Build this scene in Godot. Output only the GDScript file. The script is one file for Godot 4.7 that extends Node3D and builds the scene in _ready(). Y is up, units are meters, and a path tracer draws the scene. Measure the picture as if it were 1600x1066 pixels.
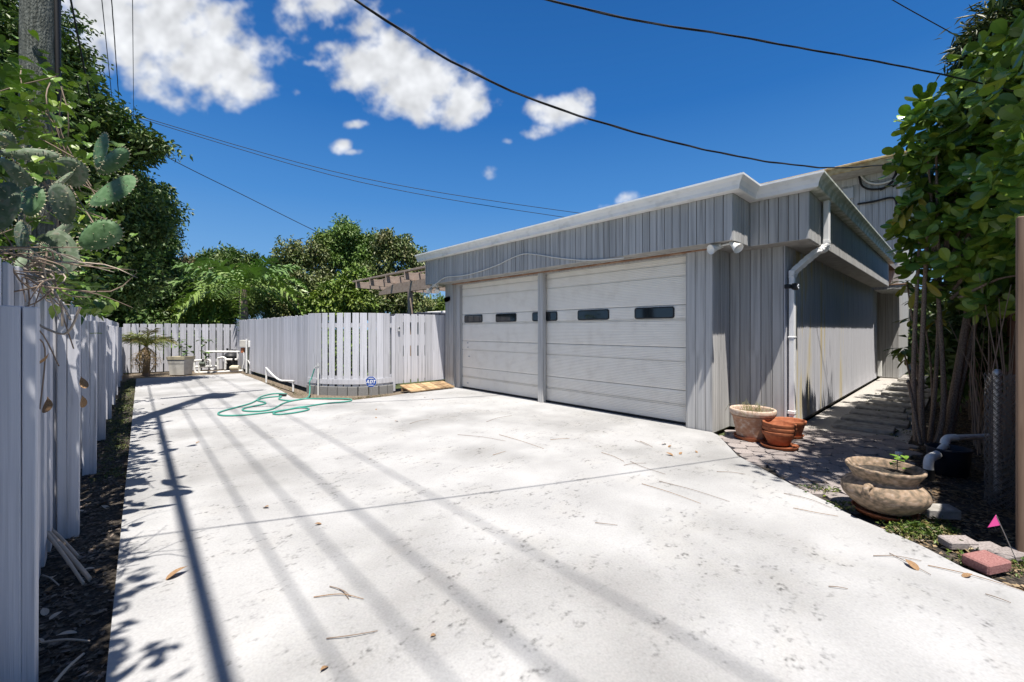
extends Node3D
# World axes follow the garage: +x runs from the driveway into the garage, -z runs along its front towards the back fence.
# Origin: foot of the right hand garage pillar.

const FPX := 657.0      # focal length in photo pixels (1600 wide)
const HORIZON := 516.0
const EYE := Vector3(-5.541, 1.3, 2.171)
const FWD := Vector3(0.68338649, 0, -0.73005678)
const RGT := Vector3(0.73005678, 0, 0.68338649)

var rng := RandomNumberGenerator.new()
var M := {}
var cache := {}
var env: Environment

# ---------- photo pixel helpers: a pixel gives a direction; the surface it touches gives the distance
func ray(px: float, py: float) -> Vector3:
	return FWD + RGT * ((px - 800.0) / FPX) + Vector3.UP * ((HORIZON - py) / FPX)
func gp(px: float, py: float, h := 0.0) -> Vector3:
	var d := ray(px, py)
	return EYE + d * ((h - EYE.y) / d.y)
func on_x(px: float, py: float, x: float) -> Vector3:
	var d := ray(px, py)
	return EYE + d * ((x - EYE.x) / d.x)
func on_z(px: float, py: float, z: float) -> Vector3:
	var d := ray(px, py)
	return EYE + d * ((z - EYE.z) / d.z)
func at(px: float, py: float, depth: float) -> Vector3:
	return EYE + ray(px, py) * depth
func fence_x(z: float) -> float:      # face of the posts of the left hand fence
	return -5.725 - 0.0223 * (z + 1.775)

# ---------- mesh builder
class MB:
	var v := PackedVector3Array()
	var n := PackedVector3Array()
	var c := PackedColorArray()
	var u := PackedVector2Array()
	var i := PackedInt32Array()
	var col := Color.WHITE
	func vert(p: Vector3, nn: Vector3, uv := Vector2.ZERO) -> int:
		v.append(p); n.append(nn); c.append(col); u.append(uv)
		return v.size() - 1
	func tri(a: Vector3, b: Vector3, d: Vector3) -> void:
		var nn := (b - a).cross(d - a).normalized()
		var k := v.size()
		vert(a, nn); vert(b, nn); vert(d, nn)
		i.append_array(PackedInt32Array([k, k + 2, k + 1]))
	func quad(a: Vector3, b: Vector3, d: Vector3, e: Vector3) -> void:
		var nn := (d - a).cross(e - b).normalized()
		var k := v.size()
		vert(a, nn, Vector2(0, 0)); vert(b, nn, Vector2(1, 0)); vert(d, nn, Vector2(1, 1)); vert(e, nn, Vector2(0, 1))
		i.append_array(PackedInt32Array([k, k + 2, k + 1, k, k + 3, k + 2]))
	func box(lo: Vector3, hi: Vector3, bev := 0.0) -> void:
		var ce := (lo + hi) * 0.5
		xbox(Transform3D(Basis(), ce), hi - lo, bev)
	func xbox(t: Transform3D, size: Vector3, bev := 0.0) -> void:
		var h := size * 0.5
		var b := minf(bev, minf(h.x, minf(h.y, h.z)) * 0.9)
		var ax := [Vector3.RIGHT, Vector3.UP, Vector3.BACK]
		for f in 3:
			for sg in [-1.0, 1.0]:
				var nrm: Vector3 = ax[f] * sg
				var p: Vector3 = ax[(f + 1) % 3]
				var q: Vector3 = ax[(f + 2) % 3] * sg
				var hn := absf(h.dot(ax[f]))
				var hp := absf(h.dot(ax[(f + 1) % 3])) - b
				var hq := absf(h.dot(ax[(f + 2) % 3])) - b
				quad(t * (nrm * hn - p * hp - q * hq), t * (nrm * hn + p * hp - q * hq), t * (nrm * hn + p * hp + q * hq), t * (nrm * hn - p * hp + q * hq))
		if b <= 0.0:
			return
		for f in 3:       # twelve bevelled edges
			var a: Vector3 = ax[f]
			var p: Vector3 = ax[(f + 1) % 3]
			var q: Vector3 = ax[(f + 2) % 3]
			var ha := absf(h.dot(a)) - b
			var hp := absf(h.dot(p))
			var hq := absf(h.dot(q))
			for s1 in [-1.0, 1.0]:
				for s2 in [-1.0, 1.0]:
					var e1: Vector3 = p * s1 * hp + q * s2 * (hq - b)
					var e2: Vector3 = p * s1 * (hp - b) + q * s2 * hq
					if s1 * s2 > 0:
						quad(t * (e1 - a * ha), t * (e2 - a * ha), t * (e2 + a * ha), t * (e1 + a * ha))
					else:
						quad(t * (e2 - a * ha), t * (e1 - a * ha), t * (e1 + a * ha), t * (e2 + a * ha))
		for sx in [-1.0, 1.0]:
			for sy in [-1.0, 1.0]:
				for sz in [-1.0, 1.0]:
					var a := Vector3(sx * h.x, sy * (h.y - b), sz * (h.z - b))
					var d := Vector3(sx * (h.x - b), sy * h.y, sz * (h.z - b))
					var e := Vector3(sx * (h.x - b), sy * (h.y - b), sz * h.z)
					if sx * sy * sz > 0:
						tri(t * a, t * d, t * e)
					else:
						tri(t * a, t * e, t * d)
	func tube(pts: Array, radii, sides := 8, caps := true) -> void:
		var m := pts.size()
		var side := Vector3.UP
		var base := v.size()
		for k in m:
			var d: Vector3 = ((pts[mini(k + 1, m - 1)] as Vector3) - (pts[maxi(k - 1, 0)] as Vector3)).normalized()
			if k == 0:
				side = d.cross(Vector3.UP if absf(d.y) < 0.9 else Vector3.RIGHT).normalized()
			side = (side - d * side.dot(d)).normalized()
			var other := d.cross(side)
			var r: float = radii[k] if radii is Array or radii is PackedFloat32Array else radii
			for j in sides + 1:
				var an := TAU * j / sides
				var nn := side * cos(an) + other * sin(an)
				vert((pts[k] as Vector3) + nn * r, nn, Vector2(float(j) / sides, k))
		for k in m - 1:
			for j in sides:
				var a := base + k * (sides + 1) + j
				var b2 := a + sides + 1
				i.append_array(PackedInt32Array([a, b2, a + 1, a + 1, b2, b2 + 1]))
		if caps:
			for e in 2:
				var k := 0 if e == 0 else m - 1
				var d: Vector3 = ((pts[1] as Vector3) - (pts[0] as Vector3)).normalized() * -1.0 if e == 0 else ((pts[m - 1] as Vector3) - (pts[m - 2] as Vector3)).normalized()
				var ctr := vert(pts[k], d)
				var first := v.size()
				for j in sides + 1:
					vert(v[base + k * (sides + 1) + j], d)
				for j in sides:
					if e == 0:
						i.append_array(PackedInt32Array([ctr, first + j, first + j + 1]))
					else:
						i.append_array(PackedInt32Array([ctr, first + j + 1, first + j]))
	# profile of [radius, height], turned about t's y axis; wob gives hand thrown unevenness
	func lathe(t: Transform3D, prof: Array, sides := 32, squash := Vector2.ONE) -> void:
		var m := prof.size()
		var base := v.size()
		for k in m:
			var p0: Array = prof[maxi(k - 1, 0)]
			var p1: Array = prof[mini(k + 1, m - 1)]
			var tg := Vector2(float(p1[0]) - float(p0[0]), float(p1[1]) - float(p0[1])).normalized()
			for j in sides + 1:
				var an := TAU * j / sides
				var dr := Vector3(cos(an) * squash.x, 0, sin(an) * squash.y)
				vert(t * (dr * float(prof[k][0]) + Vector3.UP * float(prof[k][1])), (t.basis * (dr * tg.y - Vector3.UP * tg.x)).normalized(), Vector2(float(j) / sides, float(k) / m))
		for k in m - 1:
			for j in sides:
				var a := base + k * (sides + 1) + j
				var b2 := a + sides + 1
				i.append_array(PackedInt32Array([a, a + 1, b2, a + 1, b2 + 1, b2]))
	func prism(poly: PackedVector2Array, y0: float, y1: float, bottom := false) -> void:   # poly in x,z
		var idx := Geometry2D.triangulate_polygon(poly)
		var k := v.size()
		for p in poly:
			vert(Vector3(p.x, y1, p.y), Vector3.UP, p)
		for j in range(0, idx.size(), 3):
			var a := poly[idx[j]]; var b2 := poly[idx[j + 1]]; var d := poly[idx[j + 2]]
			var up := (b2 - a).cross(d - a) < 0.0
			if up:
				i.append_array(PackedInt32Array([k + idx[j], k + idx[j + 2], k + idx[j + 1]]))
			else:
				i.append_array(PackedInt32Array([k + idx[j], k + idx[j + 1], k + idx[j + 2]]))
		var ccw := not Geometry2D.is_polygon_clockwise(poly)
		for j in poly.size():
			var a := poly[j]
			var b2 := poly[(j + 1) % poly.size()]
			if ccw:
				quad(Vector3(b2.x, y0, b2.y), Vector3(a.x, y0, a.y), Vector3(a.x, y1, a.y), Vector3(b2.x, y1, b2.y))
			else:
				quad(Vector3(a.x, y0, a.y), Vector3(b2.x, y0, b2.y), Vector3(b2.x, y1, b2.y), Vector3(a.x, y1, a.y))
	func done() -> ArrayMesh:
		var arr := []
		arr.resize(Mesh.ARRAY_MAX)
		arr[Mesh.ARRAY_VERTEX] = v; arr[Mesh.ARRAY_NORMAL] = n; arr[Mesh.ARRAY_COLOR] = c; arr[Mesh.ARRAY_TEX_UV] = u; arr[Mesh.ARRAY_INDEX] = i
		var am := ArrayMesh.new()
		am.add_surface_from_arrays(Mesh.PRIMITIVE_TRIANGLES, arr)
		return am

func board(sx: float, sy: float, sz: float, bev := 0.003) -> ArrayMesh:    # shared bevelled box, centred
	var key := "%.3f %.3f %.3f %.4f" % [sx, sy, sz, bev]
	if not cache.has(key):
		var b := MB.new()
		b.xbox(Transform3D(), Vector3(sx, sy, sz), bev)
		cache[key] = b.done()
	return cache[key]

# ---------- nodes
var used := {}
func numbered(called: String) -> String:
	used[called] = used.get(called, -1) + 1
	return called if used[called] == 0 else "%s_%03d" % [called, used[called]]
func tag(o: Node3D, label: String, category: String, group := "") -> Node3D:
	o.set_meta("label", label); o.set_meta("category", category)
	if group: o.set_meta("group", group)
	return o
func thing(called: String, label: String, category: String, where := Vector3.ZERO, group := "", turn := 0.0) -> Node3D:
	var o := Node3D.new()
	o.name = numbered(called)
	add_child(o)
	o.position = where
	o.rotation.y = turn
	return tag(o, label, category, group)
func put(called: String, mesh: Mesh, mat: Material, parent: Node3D = null, xf := Transform3D()) -> MeshInstance3D:
	var o := MeshInstance3D.new()
	o.name = numbered(called) if parent == null else called
	o.mesh = mesh
	o.material_override = mat
	o.transform = xf
	if parent == null: add_child(o)
	else: parent.add_child(o, true)
	return o
func part_node(called: String, parent: Node3D) -> Node3D:
	var o := Node3D.new()
	o.name = called
	parent.add_child(o, true)
	return o
func structure(called: String, mesh: Mesh, mat: Material) -> MeshInstance3D:
	var o := put(called, mesh, mat)
	o.set_meta("kind", "structure")
	return o
func bx(called: String, parent: Node3D, mat: Material, lo: Vector3, hi: Vector3, bev := 0.003) -> MeshInstance3D:
	return put(called, board(absf(hi.x - lo.x), absf(hi.y - lo.y), absf(hi.z - lo.z), bev), mat, parent, Transform3D(Basis(), (lo + hi) * 0.5))
func pipe(called: String, parent: Node3D, mat: Material, pts: Array, r, sides := 8) -> MeshInstance3D:
	var b := MB.new()
	b.tube(pts, r, sides)
	return put(called, b.done(), mat, parent)

func smooth_path(pts: Array, steps := 6) -> Array:
	var out := []
	var m := pts.size()
	for k in m - 1:
		var p0: Vector3 = pts[maxi(k - 1, 0)]
		var p1: Vector3 = pts[k]
		var p2: Vector3 = pts[k + 1]
		var p3: Vector3 = pts[mini(k + 2, m - 1)]
		for j in steps:
			out.append(p1.cubic_interpolate(p2, p0, p3, float(j) / steps))
	out.append(pts[m - 1])
	return out

func copies(called: String, parent: Node3D, mesh: Mesh, mat: Material, xfs: Array, cols: Array) -> MultiMeshInstance3D:
	var mm := MultiMesh.new()
	mm.transform_format = MultiMesh.TRANSFORM_3D
	mm.use_colors = true
	mm.mesh = mesh
	mm.instance_count = xfs.size()
	for k in xfs.size():
		mm.set_instance_transform(k, xfs[k])
		mm.set_instance_color(k, cols[k])
	var o := MultiMeshInstance3D.new()
	o.name = called if parent != null else numbered(called)
	o.multimesh = mm
	o.material_override = mat
	if parent == null: add_child(o)
	else: parent.add_child(o, true)
	o.set_meta("kind", "stuff")
	return o

# ---------- textures and materials
func noise_image(size: int, seed_value: int, freq: float, octaves := 4, stretch := Vector2.ONE, kind := FastNoiseLite.TYPE_SIMPLEX_SMOOTH) -> Image:
	var n := FastNoiseLite.new()
	n.seed = seed_value
	n.noise_type = kind
	n.frequency = freq
	n.fractal_octaves = octaves
	var w := maxi(8, int(size / stretch.x))
	var h := maxi(8, int(size / stretch.y))
	var im := n.get_seamless_image(w, h)
	im.convert(Image.FORMAT_L8)
	if w != size or h != size:
		im.resize(size, size, Image.INTERPOLATE_CUBIC)
	return im

func ramp_texture(im: Image, stops: Array) -> ImageTexture:       # stops: [[value, Color linear], ...]
	var lut := []
	for k in 256:
		var x := k / 255.0
		var cc: Color = stops[0][1]
		for j in stops.size() - 1:
			if x >= stops[j][0]:
				cc = (stops[j][1] as Color).lerp(stops[j + 1][1], clampf((x - stops[j][0]) / maxf(1e-4, stops[j + 1][0] - stops[j][0]), 0, 1))
		cc = cc.linear_to_srgb()
		lut.append([clampi(int(cc.r * 255.0 + 0.5), 0, 255), clampi(int(cc.g * 255.0 + 0.5), 0, 255), clampi(int(cc.b * 255.0 + 0.5), 0, 255)])
	var src := im.get_data()
	var out := PackedByteArray()
	out.resize(src.size() * 3)
	for k in src.size():
		var e: Array = lut[src[k]]
		out[k * 3] = e[0]; out[k * 3 + 1] = e[1]; out[k * 3 + 2] = e[2]
	return ImageTexture.create_from_image(Image.create_from_data(im.get_width(), im.get_height(), false, Image.FORMAT_RGB8, out))

func lin(r: float, g: float, b: float) -> Color:
	return Color(r, g, b).linear_to_srgb()

func mat(colour: Color, rough := 0.7, spec := 0.4) -> StandardMaterial3D:     # colour is linear
	var m := StandardMaterial3D.new()
	m.albedo_color = colour.linear_to_srgb()
	m.roughness = rough
	m.metallic_specular = spec
	return m
func tex_mat(tex: Texture2D, scale: Vector3, rough := 0.8, bump: Texture2D = null, bump_cm := 0.2, tint := Color.WHITE) -> StandardMaterial3D:
	var m := mat(tint, rough)
	m.albedo_texture = tex
	m.uv1_triplanar = true
	m.uv1_world_triplanar = true
	m.uv1_triplanar_sharpness = 4.0
	m.uv1_scale = scale
	if bump:
		m.heightmap_enabled = true
		m.heightmap_texture = bump
		m.heightmap_scale = bump_cm
	return m
func leaf_mat(back := 0.35, rough := 0.45) -> StandardMaterial3D:
	var m := mat(Color.WHITE, rough, 0.45)
	m.vertex_color_use_as_albedo = true
	m.cull_mode = BaseMaterial3D.CULL_DISABLED
	m.backlight_enabled = true
	m.backlight = Color(0.62 * back * 2.0, 0.75 * back * 2.0, 0.25 * back * 2.0)
	return m

func make_materials() -> void:
	var grain := noise_image(512, 11, 0.02, 5, Vector2(1, 9))
	var grain2 := noise_image(512, 12, 0.05, 4, Vector2(1, 14))
	var grain_tex := ImageTexture.create_from_image(grain2)
	var blotch := noise_image(512, 21, 0.012, 5)
	var fine := noise_image(512, 31, 0.09, 4)
	var fine_tex := ImageTexture.create_from_image(fine)
	M.grain_tex = grain_tex
	M.fine_tex = fine_tex
	# painted fence boards: lavender grey, a little dirty; also lent to the side wall to brighten it like sunlight
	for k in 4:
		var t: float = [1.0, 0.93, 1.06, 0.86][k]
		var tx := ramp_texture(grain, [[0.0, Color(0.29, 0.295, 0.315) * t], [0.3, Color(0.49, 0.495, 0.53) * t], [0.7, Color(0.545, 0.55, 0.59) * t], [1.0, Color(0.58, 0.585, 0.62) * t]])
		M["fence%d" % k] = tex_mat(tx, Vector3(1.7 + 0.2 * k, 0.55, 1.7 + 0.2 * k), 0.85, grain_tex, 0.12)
		var sx := ramp_texture(grain, [[0.0, Color(0.265, 0.262, 0.255) * t], [0.35, Color(0.40, 0.398, 0.392) * t], [0.65, Color(0.45, 0.448, 0.44) * t], [1.0, Color(0.51, 0.508, 0.50) * t]])
		M["siding%d" % k] = tex_mat(sx, Vector3(1.3 + 0.3 * k, 0.45, 1.3 + 0.3 * k), 0.85, grain_tex, 0.12)
	var stain := ramp_texture(noise_image(512, 44, 0.012, 5, Vector2(1, 3)), [[0.0, Color(0.44, 0.445, 0.47)], [0.38, Color(0.53, 0.535, 0.565)], [0.50, Color(0.55, 0.54, 0.53)], [0.6, Color(0.56, 0.50, 0.36)], [1.0, Color(0.48, 0.39, 0.22)]])
	M.stained = tex_mat(stain, Vector3(0.5, 0.22, 0.5), 0.85, grain_tex, 0.12)
	M.sheathing = tex_mat(ramp_texture(grain, [[0.0, Color(0.16, 0.135, 0.11)], [1.0, Color(0.30, 0.26, 0.22)]]), Vector3(1, 0.5, 1), 0.95)
	M.door = tex_mat(ramp_texture(blotch, [[0.0, Color(0.74, 0.70, 0.63)], [0.4, Color(0.82, 0.785, 0.715)], [1.0, Color(0.85, 0.82, 0.755)]]), Vector3(0.5, 0.5, 0.5), 0.55)
	M.door_line = mat(Color(0.25, 0.24, 0.225), 0.7)
	M.gutter = tex_mat(ramp_texture(noise_image(512, 51, 0.01, 5), [[0.0, Color(0.62, 0.62, 0.60)], [0.35, Color(0.79, 0.79, 0.78)], [1.0, Color(0.84, 0.84, 0.83)]]), Vector3(0.6, 0.9, 0.6), 0.45)
	M.gutter_algae = tex_mat(ramp_texture(noise_image(512, 52, 0.014, 5), [[0.0, Color(0.30, 0.33, 0.24)], [0.45, Color(0.45, 0.48, 0.40)], [0.7, Color(0.62, 0.64, 0.58)], [1.0, Color(0.7, 0.7, 0.67)]]), Vector3(0.7, 1.1, 0.7), 0.5)
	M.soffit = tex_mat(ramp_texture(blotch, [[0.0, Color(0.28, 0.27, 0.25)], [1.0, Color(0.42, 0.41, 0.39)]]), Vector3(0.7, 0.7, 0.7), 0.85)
	M.rust_trim = tex_mat(ramp_texture(noise_image(256, 53, 0.03, 4, Vector2(1, 3)), [[0.0, Color(0.16, 0.08, 0.045)], [0.5, Color(0.26, 0.14, 0.08)], [1.0, Color(0.40, 0.30, 0.22)]]), Vector3(0.8, 0.8, 0.8), 0.8)
	M.tan_edge = tex_mat(ramp_texture(noise_image(256, 54, 0.03, 4), [[0.0, Color(0.28, 0.17, 0.07)], [0.5, Color(0.48, 0.35, 0.17)], [1.0, Color(0.6, 0.48, 0.28)]]), Vector3(0.6, 0.6, 0.6), 0.85)
	M.roof_felt = mat(Color(0.2, 0.19, 0.18), 0.95)
	var gl := mat(Color(0.012, 0.016, 0.02), 0.06, 0.6)
	M.glass = gl
	M.rubber = mat(Color(0.018, 0.018, 0.02), 0.6)
	M.black = mat(Color(0.012, 0.012, 0.013), 0.4)
	M.lens = mat(Color(0.55, 0.58, 0.62), 0.15, 0.6)
	M.pvc = tex_mat(ramp_texture(blotch, [[0.0, Color(0.6, 0.6, 0.57)], [0.5, Color(0.76, 0.76, 0.74)], [1.0, Color(0.8, 0.8, 0.78)]]), Vector3(2, 2, 2), 0.4)
	M.white_plastic = mat(Color(0.75, 0.75, 0.72), 0.35)
	M.grey_metal = mat(Color(0.45, 0.46, 0.47), 0.45)
	M.galv = mat(Color(0.42, 0.43, 0.44), 0.42)
	M.galv.metallic = 0.7
	M.old_wire = mat(Color(0.13, 0.125, 0.12), 0.6)
	M.brown_wood = tex_mat(ramp_texture(grain, [[0.0, Color(0.10, 0.06, 0.04)], [0.5, Color(0.19, 0.125, 0.085)], [1.0, Color(0.27, 0.19, 0.135)]]), Vector3(1.4, 0.6, 1.4), 0.85, grain_tex, 0.1)
	M.pergola = tex_mat(ramp_texture(noise_image(256, 55, 0.03, 4), [[0.0, Color(0.30, 0.225, 0.18)], [1.0, Color(0.44, 0.35, 0.29)]]), Vector3(1, 1, 1), 0.85)
	M.redwood = tex_mat(ramp_texture(grain, [[0.0, Color(0.06, 0.026, 0.014)], [0.5, Color(0.115, 0.052, 0.03)], [1.0, Color(0.16, 0.08, 0.045)]]), Vector3(1.2, 0.5, 1.2), 0.85, grain_tex, 0.1)
	for k in 3:
		var t: float = [1.0, 0.8, 1.2][k]
		M["plank%d" % k] = tex_mat(ramp_texture(noise_image(256, 60 + k, 0.03, 4, Vector2(4, 1)), [[0.0, Color(0.14, 0.085, 0.045) * t], [0.5, Color(0.33, 0.22, 0.12) * t], [1.0, Color(0.46, 0.34, 0.2) * t]]), Vector3(1, 1, 1), 0.85, grain_tex, 0.1)
	var terra := noise_image(512, 71, 0.018, 5)
	M.terra_old = tex_mat(ramp_texture(terra, [[0.0, Color(0.30, 0.155, 0.09)], [0.4, Color(0.40, 0.225, 0.14)], [0.58, Color(0.42, 0.255, 0.17)], [0.78, Color(0.50, 0.37, 0.285)], [1.0, Color(0.55, 0.45, 0.37)]]), Vector3(1.6, 1.6, 1.6), 0.9, fine_tex, 0.08)
	M.terra_rim = tex_mat(ramp_texture(terra, [[0.0, Color(0.38, 0.24, 0.16)], [0.5, Color(0.52, 0.40, 0.31)], [1.0, Color(0.62, 0.53, 0.45)]]), Vector3(1.9, 1.9, 1.9), 0.9, fine_tex, 0.08)
	M.terra_new = tex_mat(ramp_texture(terra, [[0.0, Color(0.22, 0.065, 0.028)], [0.5, Color(0.32, 0.105, 0.045)], [1.0, Color(0.40, 0.15, 0.07)]]), Vector3(1.7, 1.7, 1.7), 0.75, fine_tex, 0.05)
	M.urn = tex_mat(ramp_texture(noise_image(512, 72, 0.014, 6), [[0.0, Color(0.07, 0.058, 0.044)], [0.35, Color(0.165, 0.128, 0.09)], [0.5, Color(0.25, 0.182, 0.122)], [0.66, Color(0.31, 0.22, 0.15)], [1.0, Color(0.43, 0.36, 0.30)]]), Vector3(2.6, 3.6, 2.6), 0.9, fine_tex, 0.2)
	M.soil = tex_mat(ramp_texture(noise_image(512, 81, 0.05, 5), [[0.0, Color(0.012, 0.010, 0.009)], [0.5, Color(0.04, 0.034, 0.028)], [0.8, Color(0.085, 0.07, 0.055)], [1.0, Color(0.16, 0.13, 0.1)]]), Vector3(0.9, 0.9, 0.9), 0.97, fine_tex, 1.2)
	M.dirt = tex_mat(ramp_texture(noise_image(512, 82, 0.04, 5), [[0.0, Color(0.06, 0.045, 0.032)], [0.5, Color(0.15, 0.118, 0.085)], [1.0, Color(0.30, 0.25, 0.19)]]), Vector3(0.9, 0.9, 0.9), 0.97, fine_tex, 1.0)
	M.gravel = tex_mat(ramp_texture(noise_image(512, 83, 0.11, 3, Vector2.ONE, FastNoiseLite.TYPE_CELLULAR), [[0.0, Color(0.60, 0.575, 0.54)], [0.35, Color(0.48, 0.455, 0.42)], [0.8, Color(0.29, 0.265, 0.235)], [1.0, Color(0.16, 0.14, 0.12)]]), Vector3(1.3, 1.3, 1.3), 0.95, fine_tex, 1.0)
	M.grass_ground = tex_mat(ramp_texture(noise_image(512, 84, 0.03, 5), [[0.0, Color(0.03, 0.04, 0.015)], [1.0, Color(0.1, 0.12, 0.05)]]), Vector3(0.4, 0.4, 0.4), 0.97)
	for k in 4:
		var t: float = [1.0, 0.88, 1.1, 0.95][k]
		M["paver%d" % k] = tex_mat(ramp_texture(fine, [[0.0, Color(0.13, 0.115, 0.108) * t], [0.45, Color(0.255, 0.225, 0.213) * t], [1.0, Color(0.37, 0.33, 0.315) * t]]), Vector3(1.4, 1.4, 1.4), 0.9, fine_tex, 0.15)
	M.slab = tex_mat(ramp_texture(blotch, [[0.0, Color(0.16, 0.15, 0.135)], [0.5, Color(0.30, 0.285, 0.26)], [1.0, Color(0.42, 0.40, 0.37)]]), Vector3(1.2, 1.2, 1.2), 0.92, fine_tex, 0.2)
	M.red_brick = tex_mat(ramp_texture(fine, [[0.0, Color(0.16, 0.065, 0.06)], [0.5, Color(0.27, 0.125, 0.115)], [1.0, Color(0.36, 0.2, 0.18)]]), Vector3(1.6, 1.6, 1.6), 0.9, fine_tex, 0.12)
	M.cinder = tex_mat(ramp_texture(fine, [[0.0, Color(0.13, 0.13, 0.13)], [0.5, Color(0.22, 0.22, 0.215)], [1.0, Color(0.32, 0.31, 0.3)]]), Vector3(1.2, 1.2, 1.2), 0.92, fine_tex, 0.2)
	M.pole = tex_mat(ramp_texture(noise_image(512, 93, 0.05, 5, Vector2(1, 4)), [[0.0, Color(0.03, 0.034, 0.028)], [0.5, Color(0.09, 0.097, 0.085)], [1.0, Color(0.18, 0.19, 0.17)]]), Vector3(1.6, 0.5, 1.6), 0.95, M.fine_tex, 0.9)
	M.bark = tex_mat(ramp_texture(fine, [[0.0, Color(0.11, 0.08, 0.06)], [0.5, Color(0.26, 0.195, 0.15)], [1.0, Color(0.42, 0.34, 0.27)]]), Vector3(1.6, 0.7, 1.6), 0.9, fine_tex, 0.4)
	M.bark_dark = tex_mat(ramp_texture(fine, [[0.0, Color(0.03, 0.025, 0.02)], [1.0, Color(0.13, 0.105, 0.085)]]), Vector3(1.2, 0.6, 1.2), 0.9, fine_tex, 0.4)
	M.wire = mat(Color(0.012, 0.012, 0.013), 0.6)
	M.wire_grey = mat(Color(0.07, 0.072, 0.075), 0.5)
	M.cable_white = mat(Color(0.6, 0.6, 0.58), 0.5)
	M.hose = mat(Color(0.055, 0.27, 0.215), 0.38)
	M.pink = mat(Color(0.85, 0.10, 0.36), 0.5)
	M.pink.cull_mode = BaseMaterial3D.CULL_DISABLED
	M.pink.backlight_enabled = true
	M.pink.backlight = Color(0.5, 0.12, 0.3)
	M.sign_blue = mat(Color(0.02, 0.075, 0.32), 0.35)
	M.sign_white = mat(Color(0.8, 0.8, 0.8), 0.4)
	M.pump_black = mat(Color(0.02, 0.021, 0.023), 0.5)
	M.pump_tan = mat(Color(0.55, 0.5, 0.38), 0.6)
	M.copper = mat(Color(0.4, 0.15, 0.07), 0.55)
	M.planter = tex_mat(ramp_texture(blotch, [[0.0, Color(0.42, 0.41, 0.37)], [1.0, Color(0.62, 0.6, 0.55)]]), Vector3(1, 1, 1), 0.85)
	M.planter_rim = mat(Color(0.46, 0.41, 0.29), 0.85)
	M.leaf = leaf_mat(0.30, 0.5)
	M.leaf_gloss = leaf_mat(0.26, 0.3)
	M.cactus = tex_mat(ramp_texture(noise_image(256, 91, 0.03, 4), [[0.0, Color(0.055, 0.115, 0.045)], [0.5, Color(0.10, 0.185, 0.082)], [1.0, Color(0.155, 0.25, 0.13)]]), Vector3(3, 3, 3), 0.5)
	M.cactus_grey = tex_mat(ramp_texture(noise_image(256, 92, 0.03, 4), [[0.0, Color(0.085, 0.115, 0.07)], [0.45, Color(0.125, 0.175, 0.105)], [0.68, Color(0.21, 0.24, 0.18)], [1.0, Color(0.22, 0.15, 0.10)]]), Vector3(3, 3, 3), 0.7)
	M.spine = mat(Color(0.42, 0.4, 0.27), 0.7)
	M.twig = mat(Color(0.22, 0.165, 0.125), 0.9)
	M.twig_pale = mat(Color(0.42, 0.35, 0.28), 0.85)
	M.dry = tex_mat(ramp_texture(fine, [[0.0, Color(0.12, 0.07, 0.035)], [0.5, Color(0.26, 0.155, 0.08)], [1.0, Color(0.4, 0.27, 0.15)]]), Vector3(4, 4, 4), 0.85)
	M.dry.cull_mode = BaseMaterial3D.CULL_DISABLED
	make_concrete()

func make_concrete() -> void:
	# broad weathering, streaky dirt and fine grit, combined into one map of the slab's own colour
	var size := 1024
	var broad := noise_image(size, 101, 0.006, 5).get_data()
	var streak := noise_image(size, 102, 0.07, 5, Vector2(2, 1)).get_data()
	var patch := noise_image(size, 103, 0.008, 4).get_data()
	var grit := noise_image(size, 104, 0.35, 2).get_data()
	var speck := noise_image(size, 107, 0.16, 3).get_data()
	var out := PackedByteArray()
	out.resize(size * size * 3)
	for k in size * size:
		var b := broad[k] / 255.0
		var s := streak[k] / 255.0
		var p := patch[k] / 255.0
		var g := grit[k] / 255.0
		var t := 0.366 + (b - 0.5) * 0.11 + (g - 0.5) * 0.09
		var dirt := clampf((s - 0.58) * 5.0, 0.0, 1.0) * clampf((p - 0.36) * 3.0, 0.0, 1.0)
		var sp := speck[k] / 255.0
		dirt *= clampf((sp - 0.36) * 3.2, 0.0, 1.4)
		t -= dirt * 0.16 + clampf((sp - 0.70) * 4.0, 0.0, 1.0) * 0.07
		var warm := clampf((p - 0.62) * 1.6, 0.0, 0.22)
		var cc := Color(t, t * (0.998 - warm * 0.03), t * (0.995 - warm * 0.08)).linear_to_srgb()
		out[k * 3] = int(clampf(cc.r, 0, 1) * 255.0); out[k * 3 + 1] = int(clampf(cc.g, 0, 1) * 255.0); out[k * 3 + 2] = int(clampf(cc.b, 0, 1) * 255.0)
	var tx := ImageTexture.create_from_image(Image.create_from_data(size, size, false, Image.FORMAT_RGB8, out))
	var m := tex_mat(tx, Vector3(0.19, 0.19, 0.19), 0.9, M.fine_tex, 0.0)
	m.heightmap_enabled = true
	m.heightmap_texture = ImageTexture.create_from_image(noise_image(512, 105, 0.3, 3))
	m.heightmap_scale = 0.25
	m.detail_enabled = true
	m.detail_blend_mode = BaseMaterial3D.BLEND_MODE_MUL
	m.detail_uv_layer = BaseMaterial3D.DETAIL_UV_2
	m.uv2_triplanar = true
	m.uv2_world_triplanar = true
	m.uv2_scale = Vector3(0.083, 0.083, 0.083)
	m.detail_albedo = ramp_texture(noise_image(512, 106, 0.012, 6), [[0.0, Color(0.66, 0.655, 0.645)], [0.36, Color(0.86, 0.86, 0.855)], [0.52, Color(0.97, 0.97, 0.97)], [1.0, Color(1, 1, 1)]])
	M.concrete = m

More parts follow.
